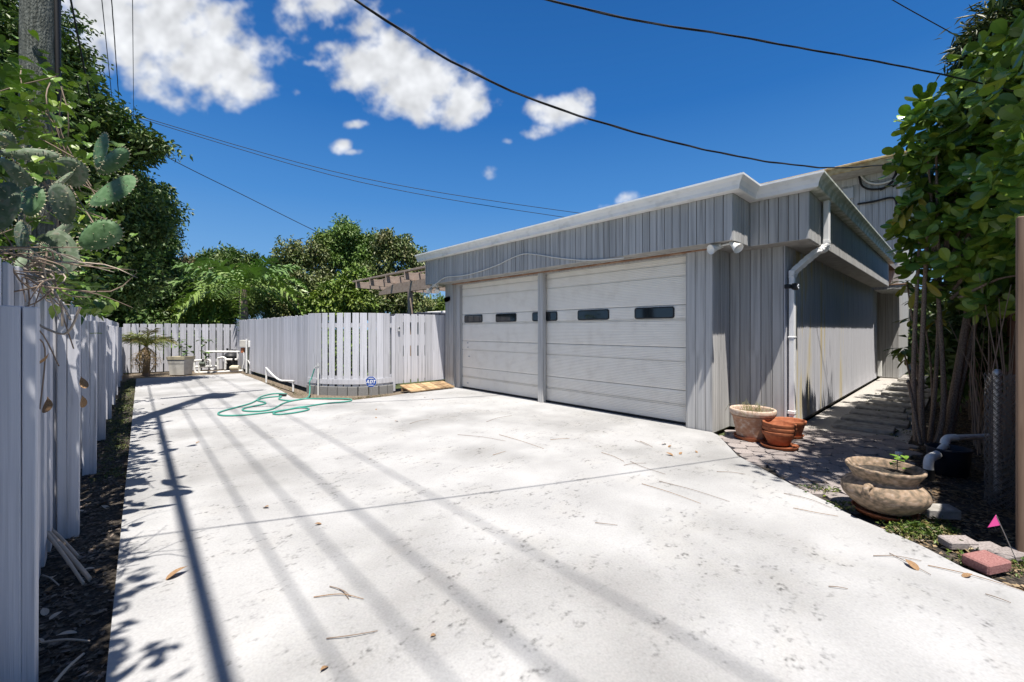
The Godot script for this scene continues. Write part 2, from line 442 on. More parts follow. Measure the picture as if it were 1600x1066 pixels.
# ---------- sky: air and scattered fair weather clouds
func make_sky() -> Image:
	var w := 3072
	var h := 1536
	var out := PackedByteArray()
	out.resize(w * h * 3)
	var n1 := FastNoiseLite.new()
	n1.seed = 7; n1.noise_type = FastNoiseLite.TYPE_SIMPLEX_SMOOTH; n1.frequency = 0.011; n1.fractal_octaves = 6; n1.fractal_gain = 0.56
	var n2 := FastNoiseLite.new()
	n2.seed = 19; n2.noise_type = FastNoiseLite.TYPE_SIMPLEX_SMOOTH; n2.frequency = 1.3; n2.fractal_octaves = 5
	var n3 := FastNoiseLite.new()
	n3.seed = 23; n3.noise_type = FastNoiseLite.TYPE_SIMPLEX_SMOOTH; n3.frequency = 0.02; n3.fractal_octaves = 3
	# clouds as seen from the drive: centre, half axes, weight
	var puffs := [[150, 0, 120, 75, 1.3], [235, 45, 130, 70, 1.45], [305, 88, 112, 62, 1.45], [345, 126, 72, 44, 1.15], [362, 160, 35, 25, 0.8], [190, 95, 80, 30, 0.7],
		[455, 22, 36, 46, 1.0], [520, 8, 74, 36, 1.05], [565, 28, 52, 38, 0.95], [560, 80, 55, 26, 1.0], [600, 102, 84, 40, 1.45], [658, 138, 84, 44, 1.5], [715, 163, 58, 32, 1.35], [610, 55, 50, 22, 0.8],
		[500, 100, 36, 10, 0.55], [875, 175, 48, 32, 1.15], [850, 205, 34, 18, 0.75], [905, 160, 28, 22, 0.75], [548, 194, 34, 9, 0.62], [530, 228, 20, 13, 0.72], [555, 238, 25, 7, 0.4], [770, 270, 24, 15, 0.6],
		[990, 315, 42, 15, 1.0], [955, 322, 28, 9, 0.7], [462, 145, 12, 10, 0.4], [955, 172, 22, 10, 0.35], [790, 220, 14, 8, 0.35], [405, 130, 20, 26, 0.5]]
	var cut := int(h * 0.5)
	for y in h:
		var el := PI * (0.5 - (y + 0.5) / h)
		var s := maxf(0.0, sin(el))
		var col := Color(0.30, 0.53, 0.82)
		if el >= 0.0:
			# horizon haze to deep zenith blue, linear values
			var st := [[0.0, Color(0.36, 0.58, 0.84)], [0.12, Color(0.185, 0.42, 0.77)], [0.28, Color(0.078, 0.275, 0.66)], [0.45, Color(0.030, 0.172, 0.52)], [0.7, Color(0.017, 0.11, 0.37)], [1.01, Color(0.013, 0.08, 0.28)]]
			for j in st.size() - 1:
				if s >= st[j][0]:
					col = (st[j][1] as Color).lerp(st[j + 1][1], (s - st[j][0]) / (st[j + 1][0] - st[j][0]))
		else:
			col = Color(0.22, 0.23, 0.22)
		var flat := col.linear_to_srgb()
		var r0 := int(clampf(flat.r, 0, 1) * 255.0 + 0.5)
		var g0 := int(clampf(flat.g, 0, 1) * 255.0 + 0.5)
		var b0 := int(clampf(flat.b, 0, 1) * 255.0 + 0.5)
		var row := y * w * 3
		for x in w:
			var k := row + x * 3
			out[k] = r0; out[k + 1] = g0; out[k + 2] = b0
		if y >= cut or el < 0.02:
			continue
		var ce := cos(el)
		var se := sin(el)
		for x in w:
			var ph := TAU * (x + 0.5) / w
			var d := Vector3(sin(ph) * ce, se, -cos(ph) * ce)
			var f := d.dot(FWD)
			var dens := 0.0
			var inside := false
			var px := 0.0
			var py := 0.0
			if f > 0.25:
				px = 800.0 + FPX * d.dot(RGT) / f
				py = HORIZON - FPX * d.y / f
				inside = px > -60 and px < 1660 and py > -120
			if inside:
				if px > 1080 or py > 345: continue
				var best := -1.0
				for e in puffs:
					var dx: float = (px - e[0]) / e[2]
					var dy: float = (py - e[1]) / e[3]
					var q := dx * dx + dy * dy
					if q < 2.6:
						best = maxf(best, float(e[4]) - q * 0.75)
				if best <= -0.6: continue
				var nn := n1.get_noise_2d(px, py * 1.25)
				dens = clampf((best * 0.85 + nn * 0.85 - 0.16) * 1.12, 0.0, 1.0)
			else:
				if se < 0.12 or se > 0.93: continue
				if (x & 1) == 0:
					var nn := n2.get_noise_2d(d.x / (se + 0.12) * 0.9, d.z / (se + 0.12) * 0.9)
					dens = clampf((nn - 0.22) * 4.0, 0.0, 1.0)
				else:
					dens = -1.0
			if dens == -1.0:       # outside the picture every second column is enough
				for q in 3: out[k_at(row, x) + q] = out[k_at(row, x) - 3 + q]
				continue
			if dens <= 0.005: continue
			var body := 0.93
			if inside:
				body = 0.86 + 0.26 * n3.get_noise_2d(px, py)
			var a := dens * dens * (3.0 - 2.0 * dens)
			a = minf(a * 0.98, 0.97)
			var cc := col.lerp(Color(body * 0.95, body * 0.97, body), a).linear_to_srgb()
			var k2 := row + x * 3
			out[k2] = int(clampf(cc.r, 0, 1) * 255.0); out[k2 + 1] = int(clampf(cc.g, 0, 1) * 255.0); out[k2 + 2] = int(clampf(cc.b, 0, 1) * 255.0)
	return Image.create_from_data(w, h, false, Image.FORMAT_RGB8, out)
func k_at(row: int, x: int) -> int:
	return row + x * 3

func _ready() -> void:
	rng.seed = 20240611
	var cam := Camera3D.new()
	cam.name = "camera"
	add_child(cam)
	cam.position = EYE
	cam.basis = Basis(RGT, Vector3.UP, -FWD)
	cam.near = 0.05
	cam.far = 600.0
	# upright lens shifted a little: the horizon lies 17 photo pixels above the middle
	cam.set_frustum(0.05 * 1066.0 / FPX, Vector2(0, -0.05 * 17.0 / FPX), 0.05, 600.0)
	cam.current = true

	env = Environment.new()
	env.background_mode = Environment.BG_SKY
	var sky := Sky.new()
	var pano := PanoramaSkyMaterial.new()
	pano.panorama = ImageTexture.create_from_image(make_sky())
	sky.sky_material = pano
	env.sky = sky
	env.background_energy_multiplier = 0.57
	env.tonemap_mode = Environment.TONE_MAPPER_LINEAR
	env.tonemap_exposure = 1.75
	env.sdfgi_enabled = true
	env.ssao_enabled = true
	env.ssil_enabled = true
	var we := WorldEnvironment.new()
	we.name = "environment"
	we.environment = env
	add_child(we)
	var sun := DirectionalLight3D.new()
	sun.name = "sun"
	add_child(sun)
	sun.basis = Basis.looking_at(-Vector3(-1.0 / 6.3, 1.0, 1.0 / 3.3).normalized(), Vector3.RIGHT)
	sun.light_energy = 1.55
	sun.light_color = Color(1.0, 0.975, 0.94)
	sun.light_angular_distance = 0.53
	sun.shadow_enabled = true
	print("sky ", Time.get_ticks_msec())
	make_materials()
	print("materials ", Time.get_ticks_msec())
	build_ground()
	build_house()
	build_fences()
	build_pergola()
	print("structures ", Time.get_ticks_msec())
	build_vegetation()
	print("plants ", Time.get_ticks_msec())
	build_objects()
	print("objects ", Time.get_ticks_msec())

# ---------- ground
var drive_edge := PackedVector2Array()
func v2(p: Vector3) -> Vector2:
	return Vector2(p.x, p.z)

func build_ground() -> void:
	var b := MB.new()
	b.prism(PackedVector2Array([Vector2(-220, -260), Vector2(260, -260), Vector2(260, 220), Vector2(-220, 220)]), -0.6, -0.085)
	structure("ground", b.done(), M.grass_ground)
	# driveway slab, in bays parted by real joints
	var right := []
	for p in [[375.7, 583.6], [408, 596], [440, 611], [456.5, 621.5], [474, 624], [492.6, 624.5], [550, 625.5], [609.5, 619], [640, 614]]:
		right.append(v2(gp(p[0], p[1])))
	right.append(Vector2(-0.25, -5.95)); right.append(Vector2(0.14, -5.95)); right.append(Vector2(0.14, -0.36)); right.append(Vector2(-0.02, -0.34)); right.append(Vector2(-0.02, 0.0))
	for p in [[1122, 680], [1153, 712.5], [1193.7, 734], [1240.6, 759], [1300, 787.5], [1337.5, 809], [1390.6, 831], [1440.6, 853], [1506, 887.5], [1597, 923]]:
		right.append(v2(gp(p[0], p[1])))
	right.append(Vector2(-2.5, 2.75)); right.append(Vector2(-2.7, 4.0)); right.append(Vector2(-2.7, 9.0))
	var slab := PackedVector2Array([Vector2(-5.84, 9.0), Vector2(-5.576, 0.012), v2(gp(212.8, 591.5))])
	for p in right:
		slab.append(p)
	drive_edge = slab
	var drive := Node3D.new()
	drive.name = "driveway"
	add_child(drive)
	drive.set_meta("kind", "structure")
	var cuts := [[gp(205, 620), gp(420, 607)], [gp(230, 693), gp(520, 668)]]     # sawn joints across the drive, 9 mm wide
	var bays := [slab]
	var far_cut := PackedVector2Array()
	for jn in cuts.slice(0, 1):
		var a := v2(jn[0]); var c := v2(jn[1])
		var dr := (c - a).normalized()
		var nn := Vector2(-dr.y, dr.x)
		var strip := PackedVector2Array([a - dr * 3 - nn * 0.006, c + dr * 3 - nn * 0.006, c + dr * 3 + nn * 0.006, a - dr * 3 + nn * 0.006])
		var nxt := []
		for bay in bays:
			nxt.append_array(Geometry2D.clip_polygons(bay, strip))
		bays = nxt
	for bay in bays:
		var sb := MB.new()
		sb.prism(bay, -0.12, 0.0)
		put("slab", sb.done(), M.concrete, drive)
	# narrow bed along the left hand fence
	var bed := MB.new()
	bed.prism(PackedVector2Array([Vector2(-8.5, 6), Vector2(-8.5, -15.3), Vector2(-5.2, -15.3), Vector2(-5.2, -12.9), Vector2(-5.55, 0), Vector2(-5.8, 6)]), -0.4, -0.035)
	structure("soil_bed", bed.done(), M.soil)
	var back := MB.new()
	back.prism(PackedVector2Array([Vector2(-5.7, -15.2), Vector2(-5.7, -12.6), Vector2(-3.0, -12.4), Vector2(-3.2, -6.2), Vector2(-2.3, -5.3), Vector2(-0.1, -5.5), Vector2(0.3, -6.6), Vector2(-2.3, -6.6), Vector2(-2.45, -15.2)]), -0.4, -0.03)
	structure("dirt_bed", back.done(), M.dirt)
	var side := MB.new()
	side.prism(PackedVector2Array([Vector2(-0.1, 0.2), Vector2(0.55, 0.64), Vector2(11.5, 0.64), Vector2(11.5, 1.75), Vector2(1.0, 1.75), Vector2(-0.5, 1.3), Vector2(-0.9, 0.7)]), -0.4, -0.022)
	structure("gravel_path", side.done(), M.gravel)
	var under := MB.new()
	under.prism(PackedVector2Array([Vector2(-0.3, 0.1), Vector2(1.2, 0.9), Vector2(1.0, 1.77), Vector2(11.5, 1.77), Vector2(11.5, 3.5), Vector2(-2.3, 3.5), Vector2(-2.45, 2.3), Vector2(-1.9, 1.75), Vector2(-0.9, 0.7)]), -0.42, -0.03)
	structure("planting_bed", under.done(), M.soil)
	# octagonal pavers between the drive and the side path
	var area := PackedVector2Array()
	for p in [[1131, 681], [1160, 711], [1200, 733], [1246, 757], [1304, 783], [1335, 800], [1360, 775], [1395, 735], [1425, 712], [1420, 690], [1395, 680], [1330, 678], [1270, 668], [1225, 662], [1150, 668]]:
		area.append(v2(gp(p[0], p[1])))
	var paving := Node3D.new()
	paving.name = "paving"
	add_child(paving)
	paving.set_meta("kind", "structure")
	var forms := []
	for q in 4:
		var pb := MB.new()
		var oct := PackedVector2Array()
		for k in 8:
			var c: Vector2 = [Vector2(-0.094, -0.045), Vector2(-0.05, -0.088), Vector2(0.05, -0.088), Vector2(0.094, -0.045), Vector2(0.094, 0.045), Vector2(0.05, 0.088), Vector2(-0.05, 0.088), Vector2(-0.094, 0.045)][k]
			oct.append(c * (1.0 + rng.randf_range(-0.03, 0.02)))
		pb.prism(oct, -0.06, 0.0)
		forms.append(pb.done())
	var turn := -0.62
	for r in range(-16, 17):
		for q in range(-16, 17):
			var l := Vector2(q * 0.2 + (0.1 if r & 1 else 0.0), r * 0.158)
			var w := l.rotated(turn) + Vector2(-0.4, 1.0)
			if Geometry2D.is_point_in_polygon(w, area):
				put("paver", forms[rng.randi() % 4], M["paver%d" % (rng.randi() % 4)], paving, Transform3D(Basis.from_euler(Vector3(rng.randf_range(-0.015, 0.015), -turn + rng.randf_range(-0.05, 0.05), rng.randf_range(-0.015, 0.015))), Vector3(w.x, rng.randf_range(-0.014, -0.002), w.y)))
	# stepping slabs along the side path
	var steps := [[1.72, 1.28, 0.62, 0.40], [2.35, 1.33, 0.72, 0.42], [2.98, 1.30, 0.66, 0.40], [3.6, 1.26, 0.6, 0.40], [4.3, 1.38, 0.72, 0.44], [5.1, 1.34, 0.66, 0.42], [6.0, 1.4, 0.7, 0.42], [7.0, 1.38, 0.7, 0.42], [8.2, 1.4, 0.72, 0.44], [9.5, 1.4, 0.72, 0.44]]
	for k in steps.size():
		var e: Array = steps[k]
		var o := put("stepping_stone", board(e[3], 0.055, e[2], 0.008), M.slab, null, Transform3D(Basis(Vector3.UP, rng.randf_range(-0.07, 0.07)), Vector3(e[0], 0.004, e[1])))
		tag(o, "rectangular grey concrete stepping slab in the gravel path beside the garage wall", "stepping stone", "stepping slabs on the side path")

# ---------- house
func planks_x(parent: Node3D, x: float, z0: float, z1: float, y0: float, y1: float, width: float, thick := 0.018) -> void:      # boards on a wall that faces -x
	var m := maxi(1, int(round((z1 - z0) / width)))
	var wd := (z1 - z0) / m
	for k in m:
		put("plank", board(thick, y1 - y0, wd - 0.007, 0.004), M["siding%d" % (rng.randi() % 4)], parent, Transform3D(Basis(), Vector3(x + thick * 0.5 + rng.randf_range(-0.0015, 0.0015), (y0 + y1) * 0.5, z0 + wd * (k + 0.5))))
func planks_z(parent: Node3D, z: float, x0: float, x1: float, y0: float, y1: float, width: float, thick := 0.018, limit := 999) -> void:     # boards on a wall that faces +z
	var m := maxi(1, int(round((x1 - x0) / width)))
	var wd := (x1 - x0) / m
	var rest := MB.new()
	for k in m:
		var p := Vector3(x0 + wd * (k + 0.5), (y0 + y1) * 0.5, z - thick * 0.5 + rng.randf_range(-0.0015, 0.0015))
		if k < limit:
			put("plank", board(wd - 0.007, y1 - y0, thick, 0.004), M["siding%d" % (rng.randi() % 4)], parent, Transform3D(Basis(), p))
		else:
			rest.xbox(Transform3D(Basis(), p), Vector3(wd - 0.007, y1 - y0, thick), 0.004)
	if rest.v.size():
		var o := put("far_planks", rest.done(), M.siding0, parent)
		o.set_meta("kind", "stuff")

const SOF := 2.36
const FTOP := 2.93
const FX := -0.28
const FZ := 0.34
const FX2 := 0.30
const FZ2 := 0.97

func build_house() -> void:
	var hs := thing("house", "grey board sided house with attached flat roofed garage and white gutter", "house")
	# dark core behind the boards
	var core := part_node("wall_core", hs)
	bx("core", core, M.sheathing, Vector3(0.20, -0.05, -6.08), Vector3(9.85, 2.9, -0.03), 0.0)
	bx("core", core, M.sheathing, Vector3(0.606, 0.06, 0.004), Vector3(9.0, 2.9, 0.638), 0.0)
	# right pillar
	var p := part_node("pillar", hs)
	bx("core", p, M.sheathing, Vector3(0.02, -0.03, -0.325), Vector3(0.6, 2.36, -0.021), 0.0)
	for e in [[-0.33, -0.222], [-0.218, -0.094], [-0.09, -0.001]]:
		bx("plank", p, M["siding%d" % (rng.randi() % 4)], Vector3(0.0, -0.02, e[0]), Vector3(0.019, 2.36, e[1]), 0.004)
	planks_z(p, 0.0, 0.021, 0.585, -0.02, 2.36, 0.14)
	# jamb that faces the door
	bx("jamb", p, M.siding1, Vector3(0.004, -0.02, -0.348), Vector3(0.14, 2.34, -0.332), 0.003)
	# left pillar
	p = part_node("pillar", hs)
	bx("core", p, M.sheathing, Vector3(0.02, -0.03, -6.0), Vector3(0.5, 2.36, -5.705), 0.0)
	for e in [[-6.02, -5.86], [-5.855, -5.70]]:
		bx("plank", p, M["siding%d" % (rng.randi() % 4)], Vector3(0.0, -0.02, e[0]), Vector3(0.019, 2.36, e[1]), 0.004)
	bx("plank", p, M.siding0, Vector3(0.021, -0.02, -5.7), Vector3(0.1, 2.36, -5.682), 0.003)
	bx("plank", p, M.siding2, Vector3(0.06, -0.02, -5.68), Vector3(0.08, 2.36, -5.53), 0.003)
	bx("jamb", p, M.siding1, Vector3(0.0805, -0.02, -5.53), Vector3(0.15, 2.34, -5.513), 0.003)
	# recessed front wall beside the pillar, and long side wall
	var w := part_node("front_wall", hs)
	planks_x(w, 0.585, 0.001, 0.64, -0.02, 2.4, 0.128)
	var sd := part_node("side_wall", hs)
	var m := 74
	var wd := (9.0 - 0.585) / m
	var rest := MB.new()
	var rest_stained := MB.new()
	for k in m:
		var pos := Vector3(0.585 + wd * (k + 0.5), 1.215, 0.65 + rng.randf_range(-0.0015, 0.0015))
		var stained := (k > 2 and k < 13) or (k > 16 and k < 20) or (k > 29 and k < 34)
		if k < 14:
			put("plank", board(wd - 0.006, 2.32, 0.018, 0.004), M.stained if stained else M["fence%d" % (rng.randi() % 4)], sd, Transform3D(Basis(), pos))  # lighter than the front siding: sunlight on this wall painted into the board colour
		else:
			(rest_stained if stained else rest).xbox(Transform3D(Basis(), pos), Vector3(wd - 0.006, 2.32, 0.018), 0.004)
	put("far_planks", rest.done(), M.fence0, sd).set_meta("kind", "stuff")  # same lightened tone, sunlight put into the colour
	put("stained_planks", rest_stained.done(), M.stained, sd).set_meta("kind", "stuff")
	bx("base_board", sd, M.cinder, Vector3(0.62, -0.03, 0.55), Vector3(9.0, 0.058, 0.6), 0.003)
	# fascia bands
	var fa := part_node("fascia", hs)
	bx("backing", fa, M.sheathing, Vector3(FX + 0.02, SOF + 0.012, -6.42), Vector3(0.3, FTOP, FZ - 0.02), 0.0)
	bx("backing", fa, M.sheathing, Vector3(FX2 + 0.02, SOF + 0.012, FZ - 0.018), Vector3(8.15, FTOP - 0.002, FZ2 - 0.02), 0.0)
	planks_x(fa, FX, -6.43, FZ, SOF, FTOP, 0.105)
	planks_z(fa, FZ, FX + 0.019, FX2 + 0.018, SOF, FTOP, 0.105)
	planks_x(fa, FX2, FZ + 0.001, FZ2, SOF, FTOP, 0.105)
	planks_z(fa, FZ2, FX2 + 0.019, 8.15, SOF, FTOP, 0.105, 0.018, 14)
	# soffits
	var sf := part_node("soffit", hs)
	bx("panel", sf, M.soffit, Vector3(FX + 0.021, SOF, -6.42), Vector3(0.58, SOF + 0.01, FZ - 0.02), 0.0)
	bx("panel", sf, M.soffit, Vector3(FX2 + 0.021, SOF + 0.001, FZ - 0.016), Vector3(0.584, SOF + 0.011, FZ2 - 0.02), 0.0)
	bx("panel", sf, M.soffit, Vector3(0.586, SOF + 0.002, 0.661), Vector3(8.14, SOF + 0.012, FZ2 - 0.022), 0.0)
	bx("lintel_trim", hs, M.rust_trim, Vector3(-0.03, SOF - 0.028, -5.72), Vector3(0.055, SOF - 0.002, -0.02), 0.003)
	bx("lintel_board", hs, M.siding1, Vector3(0.057, SOF - 0.05, -5.53), Vector3(0.18, SOF - 0.003, -0.34), 0.003)
	bx("trim_strip", hs, M.siding2, Vector3(-0.06, SOF - 0.012, -6.3), Vector3(-0.032, SOF - 0.001, 0.02), 0.002)
	# roof deck
	var rf := MB.new()
	rf.prism(PackedVector2Array([Vector2(FX - 0.02, -6.46), Vector2(9.9, -6.46), Vector2(9.9, FZ2 - 0.01), Vector2(FX2 - 0.02, FZ2 - 0.01), Vector2(FX2 - 0.02, FZ - 0.01), Vector2(FX - 0.02, FZ - 0.01)]), FTOP + 0.003, 3.05)
	put("roof", rf.done(), M.roof_felt, hs)
	build_gutter(hs)
	build_door(hs)
	build_upper(hs)

func build_gutter(hs: Node3D) -> void:
	var prof := [[0.004, FTOP - 0.02], [0.09, FTOP - 0.02], [0.105, FTOP - 0.012], [0.112, FTOP + 0.03], [0.135, FTOP + 0.075], [0.165, FTOP + 0.105], [0.172, FTOP + 0.112], [0.172, FTOP + 0.135], [0.158, FTOP + 0.135], [0.155, FTOP + 0.10], [0.004, FTOP + 0.10]]
	var g := part_node("gutter", hs)
	var legs := [
		[func(o): return Vector2(FX - o, -6.62), func(o): return Vector2(FX - o, FZ + o), M.gutter],
		[func(o): return Vector2(FX - o, FZ + o), func(o): return Vector2(FX2 - o, FZ + o), M.gutter],
		[func(o): return Vector2(FX2 - o, FZ + o), func(o): return Vector2(FX2 - o, FZ2 + o), M.gutter],
		[func(o): return Vector2(FX2 - o, FZ2 + o), func(_o): return Vector2(8.2, FZ2 + _o), M.gutter_algae]]
	for leg in legs:
		var b := MB.new()
		for k in prof.size() - 1:
			var o0: float = prof[k][0]; var o1: float = prof[k + 1][0]
			var a: Vector2 = leg[0].call(o0); var c: Vector2 = leg[1].call(o0)
			var a1: Vector2 = leg[0].call(o1); var c1: Vector2 = leg[1].call(o1)
			b.quad(Vector3(a.x, prof[k][1], a.y), Vector3(c.x, prof[k][1], c.y), Vector3(c1.x, prof[k + 1][1], c1.y), Vector3(a1.x, prof[k + 1][1], a1.y))
		put("gutter_run", b.done(), leg[2], g)
	var cap := MB.new()
	var cp := PackedVector2Array()
	for k in prof: cp.append(Vector2(k[0], k[1]))
	var ti := Geometry2D.triangulate_polygon(cp)
	for j in range(0, ti.size(), 3):
		cap.tri(Vector3(FX - cp[ti[j]].x, cp[ti[j]].y, -6.62), Vector3(FX - cp[ti[j + 1]].x, cp[ti[j + 1]].y, -6.62), Vector3(FX - cp[ti[j + 2]].x, cp[ti[j + 2]].y, -6.62))
	put("end_cap", cap.done(), M.gutter, g)
	# downspout: out of the gutter, back under the soffit, down the wall
	var ds := part_node("downspout", hs)
	var top := on_z(1292, 330, FZ2 + 0.055)
	var x1 := top.x
	var x0 := on_z(1238, 560, 0.71).x
	var path := [Vector3(x1, FTOP - 0.01, FZ2 + 0.055), Vector3(x1, 2.42, FZ2 + 0.055), Vector3(x1 - 0.005, 2.36, FZ2 + 0.05), Vector3(x1 - 0.03, 2.31, FZ2 + 0.025), Vector3(lerpf(x1, x0, 0.25), 2.27, FZ2 - 0.05), Vector3(lerpf(x1, x0, 0.8), 2.10, 0.775), Vector3(lerpf(x1, x0, 0.93), 2.05, 0.735), Vector3(x0, 1.98, 0.714), Vector3(x0, 1.90, 0.712), Vector3(x0, 0.14, 0.712)]
	var fine := [path[0], path[1]]
	for k in range(1, path.size() - 2):
		for j in range(1, 7):
			fine.append((path[k] as Vector3).cubic_interpolate(path[k + 1], path[maxi(k - 1, 0)], path[mini(k + 2, path.size() - 1)], j / 6.0))
	fine.append(path[path.size() - 1])
	var b := MB.new()
	for k in fine.size() - 1:
		var a: Vector3 = fine[k]; var c: Vector3 = fine[k + 1]
		for q in 1 if a.distance_to(c) > 0.2 else 2:
			var s := a.lerp(c, 0.0 if q == 0 else 0.5)
			var e := c if (a.distance_to(c) > 0.2 or q == 1) else a.lerp(c, 0.5)
			var d := (e - s).normalized()
			var xx := Vector3(0.8, 0, 0.3) - d * d.dot(Vector3(0.8, 0, 0.3))
			if absf(d.y) > 0.98: xx = Vector3.RIGHT
			xx = xx.normalized()
			var crimp := 0.0 if a.distance_to(c) > 0.2 or k % 2 == 0 else 0.006
			b.xbox(Transform3D(Basis(xx, d, xx.cross(d)), (s + e) * 0.5), Vector3(0.082 + crimp, s.distance_to(e) + 0.012, 0.062 + crimp), 0.006)
	put("pipe", b.done(), M.gutter, ds)
	bx("collar", ds, M.gutter, Vector3(x0 - 0.048, 0.24, 0.668), Vector3(x0 + 0.048, 0.285, 0.748), 0.006)
	bx("strap", ds, M.gutter, Vector3(x0 - 0.047, 1.2, 0.672), Vector3(x0 + 0.047, 1.222, 0.747), 0.004)
	bx("outlet", ds, M.gutter, Vector3(x0 - 0.046, -0.01, 0.674), Vector3(x0 + 0.046, 0.139, 0.75), 0.006)

func build_door(hs: Node3D) -> void:
	var d := part_node("garage_door", hs)
	d.set_meta("label", "off-white ribbed sectional garage door with five narrow dark windows")
	var x := 0.12
	var z0 := -5.513
	var z1 := -0.349
	var joints := [0.03, 0.47, 1.06, 1.65, 2.32]
	var bold := [0.27, 0.863, 1.448, 2.045, 2.227]
	for s in 4:
		var b := MB.new()
		var prof := [Vector2(x + 0.022, joints[s] + 0.003), Vector2(x + 0.004, joints[s] + 0.006)]
		var y: float = joints[s] + 0.03
		var k := 0
		while y < joints[s + 1] - 0.02:
			var hit := false
			for bb in bold:
				if absf(bb - y) < 0.016:
					hit = true
			if hit:
				prof.append_array([Vector2(x, y - 0.010), Vector2(x + 0.019, y - 0.006), Vector2(x + 0.019, y + 0.006), Vector2(x, y + 0.010)])
				y += 0.0245
			else:
				var dp := 0.0045
				prof.append_array([Vector2(x, y - 0.0055), Vector2(x + dp, y - 0.002), Vector2(x + dp, y + 0.002), Vector2(x, y + 0.0055)])
				y += 0.0245
			k += 1
		prof.append_array([Vector2(x + 0.004, joints[s + 1] - 0.005), Vector2(x + 0.022, joints[s + 1] - 0.002)])
		for j in prof.size() - 1:
			var a: Vector2 = prof[j]; var c: Vector2 = prof[j + 1]
			b.quad(Vector3(a.x, a.y, z0), Vector3(a.x, a.y, z1), Vector3(c.x, c.y, z1), Vector3(c.x, c.y, z0))
		put("door_section", b.done(), M.door, d)
	bx("door_backing", d, M.door_line, Vector3(x + 0.0225, 0.02, z0), Vector3(x + 0.04, 2.34, z1), 0.0)
	bx("bottom_seal", d, M.rubber, Vector3(x - 0.004, 0.0, z0 + 0.01), Vector3(x + 0.02, 0.031, z1 - 0.01), 0.006)
	# windows, rounded
	for e in [[726, 494, 754, 504], [775, 491.5, 807, 503], [832, 488, 871, 501], [903, 485, 952, 499], [992, 480.5, 1054, 496]]:
		var a := on_x(e[0], (e[1] + e[3]) * 0.5, x)
		var c := on_x(e[2], (e[1] + e[3]) * 0.5, x)
		var zc := (a.z + c.z) * 0.5
		var half := absf(c.z - a.z) * 0.5
		for layer in 2:
			var hw := half if layer == 0 else half - 0.018
			var hh := 0.083 if layer == 0 else 0.066
			var r := 0.035 if layer == 0 else 0.024
			var poly := []
			for q in 4:
				for j in 5:
					var an := PI * 0.5 * (q + j / 4.0)
					var sx := 1.0 if q == 0 or q == 3 else -1.0
					var sy := 1.0 if q < 2 else -1.0
					poly.append(Vector2(zc + sx * (hw - r) + cos(an) * r, 1.549 + sy * (hh - r) + sin(an) * r))
			var b := MB.new()
			var xf := x - (0.010 if layer == 0 else 0.0115)
			for j in poly.size():
				var p0: Vector2 = poly[j]; var p1: Vector2 = poly[(j + 1) % poly.size()]
				b.tri(Vector3(xf, 1.549, zc), Vector3(xf, p1.y, p1.x), Vector3(xf, p0.y, p0.x))
				b.quad(Vector3(xf, p0.y, p0.x), Vector3(xf, p1.y, p1.x), Vector3(x + 0.01, p1.y, p1.x), Vector3(x + 0.01, p0.y, p0.x))
			put("window_frame" if layer == 0 else "window_pane", b.done(), M.rubber if layer == 0 else M.glass, d)
	var cp := on_x(844, 520, 0.0)
	bx("centre_post", hs, M.siding2, Vector3(0.0, 0.0, cp.z - 0.06), Vector3(0.09, SOF - 0.03, cp.z + 0.06), 0.004)
	for e in [[731, 536], [731, 543], [733, 557], [731, 598.5]]:
		var a := on_x(e[0], e[1], x)
		bx("bolt_cap", d, M.grey_metal, a + Vector3(-0.012, -0.012, -0.02), a + Vector3(0.004, 0.012, 0.02), 0.003)

func build_upper(hs: Node3D) -> void:
	var u := part_node("upper_storey", hs)
	var X := 9.9
	var zc := on_x(1405, 330, X).z
	var top := on_x(1370, 273, X).y
	bx("core", u, M.sheathing, Vector3(X + 0.02, -0.05, -8.0), Vector3(16.0, top, zc - 0.02), 0.0)
	planks_x(u, X, -3.0, zc, 0.0, top, 0.14)
	planks_z(u, zc, X + 0.02, 16.0, 0.0, top, 0.14, 0.018, 0)
	var ex := X - 0.75
	var ey := on_x(1410, 240, ex).y
	bx("soffit", u, M.soffit, Vector3(ex + 0.02, ey - 0.16, -8.4), Vector3(16.4, ey - 0.14, zc + 0.55), 0.0)
	bx("eave_board", u, M.tan_edge, Vector3(ex, ey - 0.165, -8.4), Vector3(ex + 0.019, ey - 0.01, zc + 0.56), 0.004)
	bx("frieze", u, M.siding2, Vector3(X - 0.022, top - 0.16, -3.0), Vector3(X - 0.001, ey - 0.161, zc - 0.01), 0.004)
	bx("roof_edge", u, M.tan_edge, Vector3(ex - 0.03, ey - 0.009, -8.45), Vector3(16.4, ey + 0.05, zc + 0.6), 0.01)
	var wp := on_x(1326, 303, X)
	bx("wall_box", u, M.grey_metal, Vector3(X - 0.06, wp.y - 0.16, wp.z - 0.12), Vector3(X - 0.001, wp.y + 0.16, wp.z + 0.12), 0.01)
	# entry canopy between garage and main block
	var a := part_node("entry_canopy", hs)
	bx("slab", a, M.siding2, Vector3(8.3, 2.30, 0.67), Vector3(9.89, 2.40, zc + 0.28), 0.006)
	bx("edge", a, M.rust_trim, Vector3(8.29, 2.401, 0.67), Vector3(9.89, 2.43, zc + 0.3), 0.003)
	bx("drain_box", a, M.white_plastic, Vector3(8.9, 0.1, 0.68), Vector3(9.05, 0.5, 0.76), 0.01)

